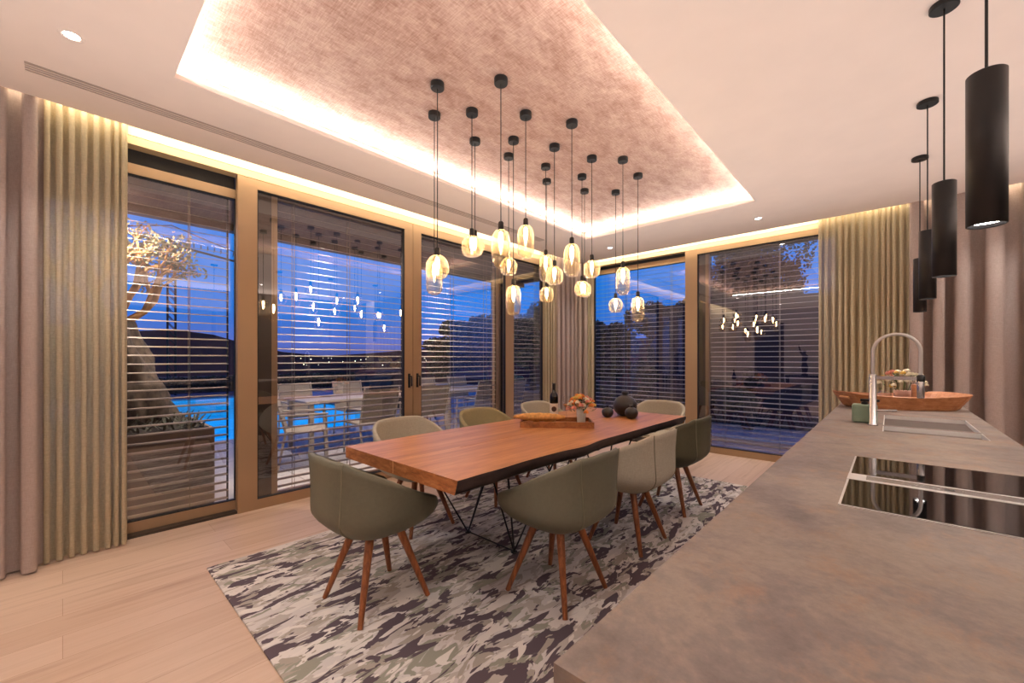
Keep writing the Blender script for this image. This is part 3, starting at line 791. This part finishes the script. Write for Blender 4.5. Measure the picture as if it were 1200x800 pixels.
# vase and bouquet
vx, vy = tray_pt(.205, .0)
o = MB().lathe([(0,.0),(.031,.0),(.034,.004),(.036,.05),(.040,.12),(.037,.12),(.033,.05),(0,.02)], n=32).build('flower_vase', M['vasewhite'], None, (vx, vy, T+.012)); tag(o, 'small pale ribbed vase on the tray holding flowers', 'vase')
def bouquet(loc, rad, h, label, cols, seed, n=26, fr=.022):
    r = random.Random(seed); t = thing('flower_bouquet', label, 'flowers', loc)
    for i in range(n):
        a = i*2.399963; q_ = math.sqrt((i+.5)/n); x = q_*rad*math.cos(a); y = q_*rad*math.sin(a); z = h*math.sqrt(max(0,1-q_*q_*.96)) - (.03 if i % 3 == 0 and q_ > .6 else 0) + r.uniform(-.012,.012)
        b = MB(); f = fr*r.uniform(.75,1.2)
        for k_ in range(9):
            aa = k_*2.4; tl = .35 + .6*(k_/9)
            d = Vector((math.cos(aa)*tl, math.sin(aa)*tl, 1-.5*tl)); c = Vector((x,y,z)) + d*f*.35
            up = d.normalized(); s1 = up.orthogonal().normalized(); s2 = up.cross(s1)
            vs = [c + (s1*math.cos(m_*PI/4) + s2*math.sin(m_*PI/4))*f*.55 for m_ in range(8)] + [c + up*f*.3]
            b.add(vs, [(m_, (m_+1)%8, 8) for m_ in range(8)], 0, True)
        b.build('flower', M[cols[i % len(cols)]], t)
    lf = MB()
    for i in range(90):
        a = r.uniform(0, 2*PI); q_ = r.uniform(.3,1.12); p = Vector((q_*rad*math.cos(a), q_*rad*math.sin(a), h*math.sqrt(max(0,1-min(q_,1)**2*.9)) - r.uniform(0,.05)))
        d = Vector((math.cos(a), math.sin(a), r.uniform(-.4,1))).normalized(); s_ = d.cross(Vector((0,0,1))).normalized()*r.uniform(.006,.010)
        L_ = r.uniform(.02,.04); lf.add([p-d*L_*.5, p+s_, p+d*L_*.5, p-s_], [(0,1,2,3)])
    for i in range(9):
        a = i*.7; lf.tube([(0,0,-.10),(rad*.5*math.cos(a), rad*.5*math.sin(a), h*.6)], .0015, 5)
    lf.build('foliage', M['leafgreen'], t)
bouquet((vx, vy, T+.125), .115, .11, 'orange, pink and yellow flower bunch in the pale vase', ['f_orange','f_pink','f_yellow','f_cream','f_orange'], 5, 42, .03)
# black pomegranate vases
def pom(x, y, r, lb):
    pr = [(0,0),(.35,.0),(.62,.12),(.88,.42),(1,.85),(.97,1.2),(.78,1.58),(.48,1.80),(.26,1.88),(.22,1.98),(.32,2.2),(.26,2.22),(.16,2.0),(0,1.96)]
    b = MB().lathe([(a*r, z*r*.93) for a, z in pr], n=40)
    for k_ in range(6):
        a = k_*PI/3; ca, sa = math.cos(a), math.sin(a); z = 1.9*r*.93
        b.add([(ca*.2*r-sa*.1*r, sa*.2*r+ca*.1*r, z), (ca*.2*r+sa*.1*r, sa*.2*r-ca*.1*r, z), (ca*.38*r, sa*.38*r, z+.22*r)], [(0,1,2)])
    o = b.build('pomegranate_vase', M['blackclay'], None, (x, y, T)); tag(o, lb, 'vase', 'black pomegranate shaped vases')
pom(-1.88, 3.66, .112, 'large black pomegranate shaped vase at the far table end')
pom(-1.955, 3.46, .054, 'small black pomegranate vase left of the large one')
pom(-1.745, 3.52, .060, 'small black pomegranate vase right of the large one')

# ------------------------------------------------------------------ kitchen island
isl = thing('kitchen_island', 'long kitchen island with brown oxidised stone worktop', 'kitchen island', (0,0,0))
ix0, ix1, iy0, iy1 = -.31, .425, .415, 4.78
sxa, sxb = -.03, .345
holes = [(2.90, 3.145), (3.185, 3.76)]
hy0, hy1, hx0, hx1 = 1.364, 2.076, -.1, .40
ct = MB(); zt0, zt1 = .895, .92
ys = [iy0, 2.90, 3.145, 3.185, 3.76, iy1]
for a, b_ in zip(ys, ys[1:]):
    if (a, b_) in holes:
        ct.box(ix0, sxa, a, b_, zt0, zt1); ct.box(sxb, ix1, a, b_, zt0, zt1)
    else: ct.box(ix0, ix1, a, b_, zt0, zt1)
ct.build('worktop', M['stone'], isl)
MB().box(ix0+.025, ix1-.02, iy0+.03, iy1-.02, .06, zt0).build('cabinet_body', M['darkcab'], isl)
MB().box(ix0+.08, ix1-.06, iy0+.08, iy1-.06, 0, .06).build('plinth', M['black'], isl)
for k_ in range(6):
    y0 = iy0+.04+k_*.72; MB().box(ix0+.008, ix0+.024, y0, y0+.712, .07, .875).build('cabinet_door', M['darkcab'], isl)
for a, b_, dp in ((2.90,3.145,.05),(3.185,3.76,.18)):
    s = MB(); x0, x1, z1 = sxa, sxb, zt1-.001; z0_ = zt0-dp; w_ = .004
    s.box(x0, x1, a, b_, z0_-w_, z0_); s.box(x0, x0+w_, a, b_, z0_, z1); s.box(x1-w_, x1, a, b_, z0_, z1); s.box(x0, x1, a, a+w_, z0_, z1); s.box(x0, x1, b_-w_, b_, z0_, z1)
    o = s.build('sink_basin', M['sinksteel'], None); tag(o, 'steel sink basin sunk in the island, ' + ('shallow nearer one' if dp < .1 else 'deep farther one'), 'sink')
    MB().lathe([(0,.002),(.03,.002),(.035,.0)], ((x0+x1)/2, (a+b_)/2, z0_), 20).build('drain', M['steel_lt'], o)
# hob
hb = thing('induction_hob', 'black glass induction hob with central steel vent set in the island', 'hob', (0,0,0))
MB().box(hx0, hx1, hy0, hy1, .9185, .9225).build('hob_frame', M['steel_lt'], hb)
MB().box(hx0+.006, hx1-.006, 1.757, hy1-.005, .9226, .9240).build('glass_plate', M['hobglass'], hb)
MB().box(hx0+.006, hx1-.006, hy0+.005, 1.662, .9226, .9240).build('glass_plate', M['hobglass'], hb)
v = MB(); v.box(hx0, hx1, 1.668, 1.751, .9226, .9246); vv = v.build('vent_cover', M['steel_lt'], hb)
MB().box(hx0+.045, hx1-.01, 1.684, 1.735, .9246, .9256).build('vent_grille', M['steel'], vv)
MB().box(.115, .135, 1.698, 1.712, .9256, .9262).build('vent_button', M['black'], vv)
# faucet
fc = thing('kitchen_faucet', 'steel gooseneck kitchen tap with side bar beside the sink', 'tap', (-.072, 3.127, .92))
MB().lathe([(0,0),(.023,0),(.023,.006),(.0165,.010),(.0165,.285),(.014,.29),(0,.29)], n=24).build('tap_body', M['steel'], fc)
arc = [(0,0,.28),(0,0,.40)] + [(.097-.097*math.cos(a), 0, .418+.097*math.sin(a)) for a in [PI*i/16 for i in range(17)]] + [(.194,0,.40),(.194,0,.285)]
MB().tube(arc, .0085, 12).build('gooseneck', M['steel_lt'], fc)
MB().box(.0, .19, -.008, .008, .262, .282).build('support_bar', M['steel'], fc)
MB().lathe([(0,.165),(.013,.165),(.0155,.17),(.0155,.255),(.012,.26),(0,.26)], (.194,0,0), 20).build('spray_head', M['steel'], fc)
MB().lathe([(.0165,.256),(.0175,.262),(.0175,.285),(.010,.292)], (.194,0,0), 20).build('head_collar', M['black'], fc)
MB().tube([(.012,0,.085),(.10,-.005,.092)], .006, 10).build('lever', M['steel'], fc)
# soap dispenser
sd = thing('soap_dispenser', 'sage green soap dispenser with black pump beside the tap', 'dispenser', (-.112, 3.235, .92))
MB().rbox(-.058,.058,-.045,.045,0,.108,.018).build('dispenser_body', M['sage'], sd)
pb = MB(); pb.lathe([(0,.108),(.016,.108),(.016,.122),(.006,.124),(.006,.135),(0,.135)], n=16); pb.rbox(-.02,.068,-.012,.012,.125,.139,.006); pb.build('pump', M['black'], sd)
# big wooden tray
wt = thing('wooden_bowl_tray', 'big boat shaped wooden tray with handle slot at the island end', 'tray', (.045, 4.33, .9202), R(33))
bt = MB()
La, Wa, Lb, Wb, H_ = .30, .16, .385, .20, .115
def oval(L_, W_, n_, z, up=0):
    o_ = []
    for i in range(n_):
        a = 2*PI*i/n_; c, s = math.cos(a), math.sin(a); p = 6
        r_ = 1/((abs(c)/L_)**p + (abs(s)/W_)**p)**(1/p); o_.append((r_*c, r_*s, z + up*(abs(r_*c)/L_)**2))
    return o_
n_ = 72
rings = [oval(La,Wa,n_,0), oval(La+.02,Wa+.006,n_,.012), oval(Lb,Wb,n_,H_-.02,.022), oval(Lb,Wb-.008,n_,H_-.014,.022), oval(La+.0,Wa-.015,n_,.018)]
vs = [p for q_ in rings for p in q_]
bt.add(vs, [(j*n_+i, j*n_+(i+1)%n_, (j+1)*n_+(i+1)%n_, (j+1)*n_+i) for j in range(4) for i in range(n_)] + [tuple(range(n_))[::-1], tuple(range(4*n_, 5*n_))], 0, False)
bt.build('tray_body', M['bowlwood'], wt)
hs = MB()
for sg in (-1,):
    hs.xbox(Matrix.Translation((sg*.364, 0, .085)) @ Matrix.Rotation(R(-40)*sg, 4, 'Y'), .012, .11, .022)
hs.build('handle_slot', M['seam'], wt)
fl = .9402
o = MB().lathe([(0,0),(.04,0),(.05,.08),(.052,.115),(.046,.115),(0,.02)], n=24).build('flower_pot', plain('blush_pot', (205,165,150), .5), None, (.07, 4.38, fl)); tag(o, 'blush pot of cream flowers in the big wooden tray', 'flower pot')
bouquet((.07, 4.38, fl+.115), .15, .15, 'cream and green blossoms in the big wooden tray', ['f_cream','f_cream','f_yellow','f_cream','f_pink'], 9, 30, .03)
o = MB().lathe([(0,0),(.032,0),(.034,.004),(.034,.165),(.030,.167),(0,.167)], n=24).build('wooden_jar', M['bowlwood'], None, (.15, 4.27, fl)); tag(o, 'small round wooden jar in front of the cream flowers', 'jar')
o = MB().lathe([(0,0),(.035,0),(.038,.004),(.034,.05),(.042,.09),(.036,.10),(.02,.115),(0,.125)], n=24).build('glass_jar', M['clearglass'], None, (-.03, 4.22, fl)); tag(o, 'clear lidded glass jar at the left in the big wooden tray', 'jar')

# ------------------------------------------------------------------ room behind the camera (seen mirrored in the panes)
cs = thing('console_table', 'low dark console against the back wall', 'console', (-2.0, -3.75, 0))
MB().rbox(-.5,.5,-.2,.2,.72,.76,.01).build('console_top', M['black'], cs)
for a in (-.45,.45):
    for b_ in (-.15,.15): MB().box(a-.02,a+.02,b_-.02,b_+.02,0,.72).build('leg', M['black'], cs)
sc_ = MB().tube([(0,0,0),(0,0,.05)], [.09,.09], 20)
sc_.tube([(0,0,.04),(.01,0,.25),(-.01,0,.45),(.02,0,.62),(0,0,.70)], [.05,.09,.06,.085,.03], 16)
sc_.tube([(0,0,.60),(-.10,0,.75),(-.16,0,.98)], [.035,.028,.015], 12); sc_.tube([(0,0,.68),(0,0,.80)], [.03,.05], 14)
o = sc_.build('sculpture', M['blackclay'], None, (-2.0,-3.75,.76)); tag(o, 'black abstract sculpture on the dark console', 'sculpture')

# ------------------------------------------------------------------ outside
TZ = -.03
b = MB(); b.box(-8.0, XL-.14, -8, 14, TZ-.1, TZ); b.box(XL-.14, 8, YF+.12, 9.5, TZ-.1, TZ); b.box(-19, -8, 5.4, 14, TZ-.1, TZ); b.box(-19, -8, -8, .9, TZ-.1, TZ); b.box(-19,-17,.9,5.4,TZ-.1,TZ)
struct(b.build('ground', M['terrace']))
struct(MB().box(-17, -8.0, .9, 5.4, TZ-.12, TZ-.05).build('pool_water', M['water']))
struct(MB().add([(-5200,-3000,-60),(-25,-3000,-60),(-25,5200,-60),(-5200,5200,-60)], [(0,1,2,3)]).build('sea', M['sea']))
# hill ridge far behind the pool
def ridge(name, pts, base, mat):
    b = MB(); vs = []
    for x, y, z in pts: vs += [(x,y,base),(x,y,z)]
    b.add(vs, [(2*i,2*i+2,2*i+3,2*i+1) for i in range(len(pts)-1)]); return struct(b.build(name, mat))
def dirpt(px, dist, py):
    r = (px-600)/483; d = dist; return (d*(r*C_-S_), d*(r*S_+C_), 1.3 + (420-py)/483*d)
ridge('hills', [dirpt(p, 900, q_) for p, q_ in ((-80,385),(60,380),(150,388),(205,386),(250,392),(285,402),(330,412),(380,417),(430,414),(480,410),(540,404),(620,398),(760,396))], -60, M['hill'])
# roof over the terrace
rf = MB(); rf.box(-5.78, XL-.14, -6, 6.6, 2.88, 3.05)
struct(rf.build('terrace_soffit', M['soffit']))
struct(MB().box(-5.83, -5.70, -6, 6.6, 2.80, 3.08).build('roof_fascia', M['darkbronze']))
for y in (.35, 2.2, 4.1):
    l = bpy.data.lights.new('terrace_lamp', 'SPOT'); l.energy = 240; l.spot_size = R(150); l.spot_blend = .8; l.shadow_soft_size = .06; l.color = (1,.82,.66)
    lo = bpy.data.objects.new('terrace_lamp', l); C.objects.link(lo); lo.location = (-5.1, y, 2.86)

# foliage builder
def cloud(b, c, rad, n, size, seed, mi=0, flat=1):
    r = random.Random(seed)
    for i in range(n):
        d = Vector((r.gauss(0,1), r.gauss(0,1), r.gauss(0,1))).normalized(); q_ = r.uniform(.35,1)**.6
        p = Vector(c) + Vector((d.x*rad[0], d.y*rad[1], d.z*rad[2]))*q_*(1+.25*noise.noise(d*2+Vector((seed,0,0))))
        a = Vector((r.gauss(0,1), r.gauss(0,1), r.gauss(0,1)*flat)).normalized(); s = a.orthogonal().normalized()*size*.28; a = a*size*.5
        b.add([p-a, p+s, p+a, p-s], [(0,1,2,3)], mi)
# big planter with gnarled olive tree
pl = thing('planter_box', 'big brown planter outside the far left window', 'planter', (-5.1, .05, TZ))
MB().rbox(-.52,.52,-1.1,.90,0,.70,.02).build('planter_body', M['planter'], pl)
MB().box(-.48,.48,-1.06,.86,.70,.705).build('soil', M['soil'], pl)
sh = MB(); r_ = random.Random(2)
for i in range(1300):
    p = Vector((r_.uniform(-.46,.46), r_.uniform(-1.0,.84), .70)); a = r_.uniform(0,2*PI); L_ = r_.uniform(.08,.17)
    d = Vector((math.cos(a)*.8, math.sin(a)*.8, r_.uniform(.3,1.1))).normalized()*L_; s = d.cross(Vector((0,0,1))).normalized()*.008
    sh.add([p-s, p+s, p+d*.7+s*1.2, p+d, p+d*.7-s*1.2], [(0,1,2,3,4)])
tag(sh.build('ground_cover', M['leafdark'], None, (-5.1,.05,TZ)), 'low green shrubs growing in the big brown planter', 'plant', None, 'stuff')
ot = thing('olive_tree', 'gnarled olive tree with warm lit twigs outside the far left window', 'tree', (-5.35, .46, TZ+.69))
tr = MB()
def gn(u, v):
    a = 2*PI*u; z = v*1.0; rr = .33*(1-.42*v)*(1+.35*noise.noise(Vector((math.cos(a)*1.6, math.sin(a)*1.6, z*3)))+.12*noise.noise(Vector((math.cos(a)*6, math.sin(a)*6, z*7))))
    return (rr*math.cos(a)-.12*v, rr*math.sin(a)-.18*v, z)
tr.grid(gn, 48, 30, closed=True); tr.build('trunk', M['treebark'], ot)
br = MB(); tips = []; r_ = random.Random(14)
def grow(p, d, L_, rad, lev):
    pts = [p]; q_ = Vector(p); dd = Vector(d).normalized()
    for i in range(4):
        dd = (dd + Vector((r_.gauss(0,.2), r_.gauss(0,.2), r_.gauss(.05,.12)))).normalized(); q_ = q_ + dd*L_/4; pts.append(q_.copy())
    br.tube(pts, [rad*(1-.13*i) for i in range(5)], 6, cap=False)
    if lev == 0: tips.append(pts[-1]); tips.append(pts[-2]); return
    for k_ in range(3):
        nd = (dd + Vector((r_.gauss(0,.55), r_.gauss(0,.55), r_.gauss(.05,.35)))).normalized(); grow(pts[2 + (k_+1)//2], nd, L_*.68, rad*.55, lev-1)
for d in ((-.1,.9,.9),(.1,.5,1.1),(-.2,-.7,.8),(.2,-.2,1.2)):
    grow(Vector((-.10,-.16,.92)), d, .62, .045, 3)
br.build('branches', M['twig'], ot)
lf = MB()
for i, p in enumerate(tips): cloud(lf, p, (.07,.07,.07), 7, .045, i)
lf.build('leaves', M['leafdull'], ot)

# patio furniture
def patio_chair():
    t = thing('patio_chair', 'x', 'chair', (0,0,0), 0, 'patio chairs on the terrace')
    MB().box(-.24,.24,-.22,.24,.42,.44).build('seat', M['patio_sling'], t)
    b = MB(); b.add([(-.24,-.22,.46),(.24,-.22,.46),(.24,-.34,.92),(-.24,-.34,.92)], [(0,1,2,3)]); b.add([(-.24,-.235,.46),(.24,-.235,.46),(.24,-.355,.92),(-.24,-.355,.92)], [(3,2,1,0)]); b.build('backrest', M['patio_sling'], t)
    for sx in (-1, 1):
        MB().tube([(sx*.26,.24,0),(sx*.26,.22,.64)], .014, 8).build('leg', M['patio_metal'], t)
        MB().tube([(sx*.26,-.30,0),(sx*.26,-.22,.44),(sx*.26,-.35,.93)], .014, 8).build('leg', M['patio_metal'], t)
        MB().rbox(sx*.26-.02, sx*.26+.02, -.27, .25, .635, .655, .01).build('armrest', M['patio_metal'], t)
    return t
pc = patio_chair(); pc.location = (-5.45, 2.95, TZ); pc.rotation_euler = (0,0,PI/2); pc['label'] = 'taupe sling patio chair closest outside, left of the door handles'
PG_ = 'patio chairs on the terrace'
for x, y, a, lb in ((-5.5,2.1,-.35,'taupe patio chair turned sideways before the lit pool'),
    (-6.95,2.6,-PI/2,'taupe patio chair beyond the left patio table, nearer the pool'),
    (-6.95,3.5,-PI/2,'taupe patio chair beyond the left patio table, farther along'),
    (-5.45,3.85,PI/2,'taupe patio chair just behind the door handles outside'),
    (-5.45,5.0,PI/2,'taupe patio chair at the right patio table, nearer the glass'),
    (-5.5,5.75,PI/2,'taupe patio chair at the right end of the terrace row'),
    (-7.1,5.3,-PI/2,'taupe patio chair beyond the right patio table'),
    (-7.1,6.2,-PI/2,'taupe patio chair farthest away on the terrace')):
    dup(pc, (x, y, TZ), a, lb, PG_)
def patio_table(x, y, lb):
    t = thing('patio_table', lb, 'table', (x, y, TZ), 0, 'patio tables')
    MB().rbox(-.45,.45,-.85,.85,.72,.75,.02).build('tabletop', M['patio_metal'], t)
    for a in (-.38,.38):
        for b_ in (-.76,.76): MB().box(a-.03,a+.03,b_-.03,b_+.03,0,.72).build('leg', M['patio_metal'], t)
patio_table(-6.2, 3.05, 'taupe patio table outside left of the door handles')
patio_table(-6.3, 5.5, 'taupe patio table outside right of the door handles')
# hedge and shrubs
def shrub(name, label, cat, x, y, z, rad, n, size, mat, seed, trunk=None, group=None):
    t = thing(name, label, cat, (x, y, z), 0, group)
    b = MB(); r = random.Random(seed)
    m_ = max(5, int(n/420))
    for k_ in range(m_):
        q1 = r.uniform(.25,.5); c = (r.uniform(-.7,.7)*rad[0], r.uniform(-.7,.7)*rad[1], rad[2] + (trunk or 0) + r.uniform(-.55,.7)*rad[2])
        cloud(b, c, (rad[0]*q1, rad[1]*q1, rad[2]*q1*.8), n//m_, size, seed*10+k_)
    b.build('foliage', mat, t)
    if trunk: MB().tube([(0,0,0),(.05,.04,trunk*.6),(0,0,trunk+rad[2])], [.12,.09,.05], 8).build('trunk', M['treebark'], t)
shrub('hedge', 'dark low hedge beyond the far side of the pool', 'hedge', -18.3, 4.5, TZ, (.8,7.5,.36), 9000, .14, M['leafdark'], 3)
hh = MB().box(-20.3,-19.6,-4,13,TZ,.6).build('garden_wall', M['concrete']); tag(hh, 'low dark garden wall behind the pool', 'wall')
gtr = 'garden trees beyond the terrace'
def tree_at(px, dist, top, rx, mat, seed, n, size, lb, low=.35):
    x, y, z = dirpt(px, dist, top); h = z - TZ; rz = max(.5, h*(1-low)/2)
    shrub('garden_tree', lb, 'tree', x, y, TZ, (rx, rx*.8, rz), n, size, mat, seed, max(.1, h-2*rz), gtr)
tree_at(568, 14, 372, 1.35, M['leafdark'], 5, 9000, .17, 'broad dark tree behind the pane right of the door handles')
tree_at(622, 9.6, 350, .62, M['leafdull'], 7, 8000, .08, 'grey leaved olive tree behind the narrow pane', .3)
tree_at(530, 22, 396, 1.9, M['leafdark'], 8, 8000, .22, 'low dark tree on the horizon between door handles and post', .1)
tree_at(712, 15, 372, 1.3, M['leafdark'], 9, 9000, .18, 'dark tree behind the right window, next to the corner', .05)
tree_at(780, 17, 346, 1.5, M['leafdark'], 12, 9000, .19, 'dark tree beyond the middle of the right windows', .05)
tree_at(888, 19, 262, 2.1, M['leafdark'], 10, 14000, .2, 'tall spreading tree behind the window beside the kitchen', .15)
tree_at(838, 28, 322, 1.5, M['leafdark'], 14, 7000, .2, 'dark tree left of the tall spreading one behind the window beside the kitchen', .3)
for x, y, lb in ((-6.05,7.0,'long brown planter under the olive behind the narrow pane'),(-7.6,8.6,'long brown planter behind the right patio table')):
    o = MB().rbox(-.9,.9,-.3,.3,0,.6,.02).build('garden_planter', M['planter'], None, (x,y,TZ), (0,0,R(15))); tag(o, lb, 'planter')
shrub('potted_shrub', 'pale leaved shrub in the planter right of the door handles', 'plant', -7.7, 8.4, .51, (.35,.35,.22), 700, .12, plain('pale_leaf', (140,160,120), .6), 21)
o = shrub('potted_shrub', 'dry twiggy shrub on the wall left of the door handles', 'plant', -10.2, 6.3, .93, (.35,.35,.2), 500, .1, M['twig'], 22)
o = MB().rbox(-11.6,-9.6,5.8,6.9,TZ,.95,.05).build('garden_planter', M['farwood']); tag(o, 'large dark planter behind the patio, left of the door handles', 'planter')
# garden side of the right windows
o = MB().box(-6.5, 3.5, 9.2, 9.5, TZ, .62).build('garden_wall', M['concrete']); tag(o, 'grey garden wall behind the right windows', 'wall')
struct(MB().box(-6.5,3.5,7.15,7.3,TZ,.05).build('terrace_kerb', M['slotwhite']))
o = MB().box(-5.4, 3.5, 12.0, 12.4, TZ, 2.85).build('house_wing', plain('house_wing_wall', (44,42,46), .9, var=.1, sc_=1)); tag(o, 'grey neighbouring house wing behind the right windows', 'building')
for i, (x, w_, s) in enumerate(((-5.1,.42,31),(-4.0,.42,32),(-3.0,.42,33),(-2.0,.42,34))):
    shrub('garden_shrub', ('leafy shrub behind the right windows, first from the corner','leafy shrub behind the right windows, second from the corner','leafy shrub behind the right windows, below the vase','leafy shrub behind the right windows, nearest the post')[i], 'plant', x, 8.7, TZ, (w_,.4,.55), 2200, .09, M['leafdark'], s, .1, 'shrubs behind the right windows')
# crane far away
cr = thing('tower_crane', 'dark tower crane far behind the leftmost window', 'crane', dirpt(201, 120, 415)[:2]+(-20,))
zt_ = 1.3 + (420-268)/483*120 + 20
b = MB()
for a in (-1,1):
    for c in (-1,1): b.tube([(a*.9,c*.9,0),(a*.9,c*.9,zt_-4)], .16, 5)
for k_ in range(26):
    z = k_*(zt_-4)/26; h = (zt_-4)/26
    for s in (-1,1):
        b.tube([(-.9,s*.9,z),(.9,s*.9,z+h)], .1, 4); b.tube([(s*.9,-.9,z+h),(s*.9,.9,z)], .1, 4)
b.build('mast', M['black'], cr)
b = MB(); zj = zt_-4
d = Vector((-.35, .93, 0)).normalized()
for off in (-.7,.7): b.tube([Vector((off,0,zj))-d*12, Vector((off,0,zj-2))+d*30], .18, 5)
b.tube([Vector((0,0,zj+1.2))-d*12, (0,0,zt_+1), Vector((0,0,zj-.5))+d*30], .15, 5)
for k_ in range(20):
    p = d*(-10+k_*2); b.tube([p+Vector((-.7,0,zj)), p+Vector((0,0,zj+1.5)), p+Vector((.7,0,zj))], .08, 4)
b.build('jib', M['black'], cr)
# distant town lights
r_ = random.Random(44)
tl = MB()
for i in range(46):
    px = r_.uniform(330, 640); x, y, z = dirpt(px, 500, r_.uniform(417, 428)); s = r_.uniform(.35,.8)
    tl.add([(x-s,y,z),(x,y-s,z),(x+s,y,z),(x,y,z+s),(x,y,z-s)], [(0,1,3),(1,2,3),(0,4,1),(1,4,2)])
tag(tl.build('town_lights', M['farlight']), 'tiny warm lights of a town on the horizon', 'lights', None, 'stuff')

# ------------------------------------------------------------------ render look
sc.view_settings.view_transform = 'Standard'
sc.view_settings.look = 'None'
sc.view_settings.exposure = .1
cy = sc.cycles
cy.use_denoising = True
cy.sample_clamp_indirect = 6; cy.sample_clamp_direct = 0
cy.max_bounces = 8; cy.diffuse_bounces = 4; cy.glossy_bounces = 4; cy.transparent_max_bounces = 24; cy.transmission_bounces = 4
cy.caustics_reflective = False; cy.caustics_refractive = False
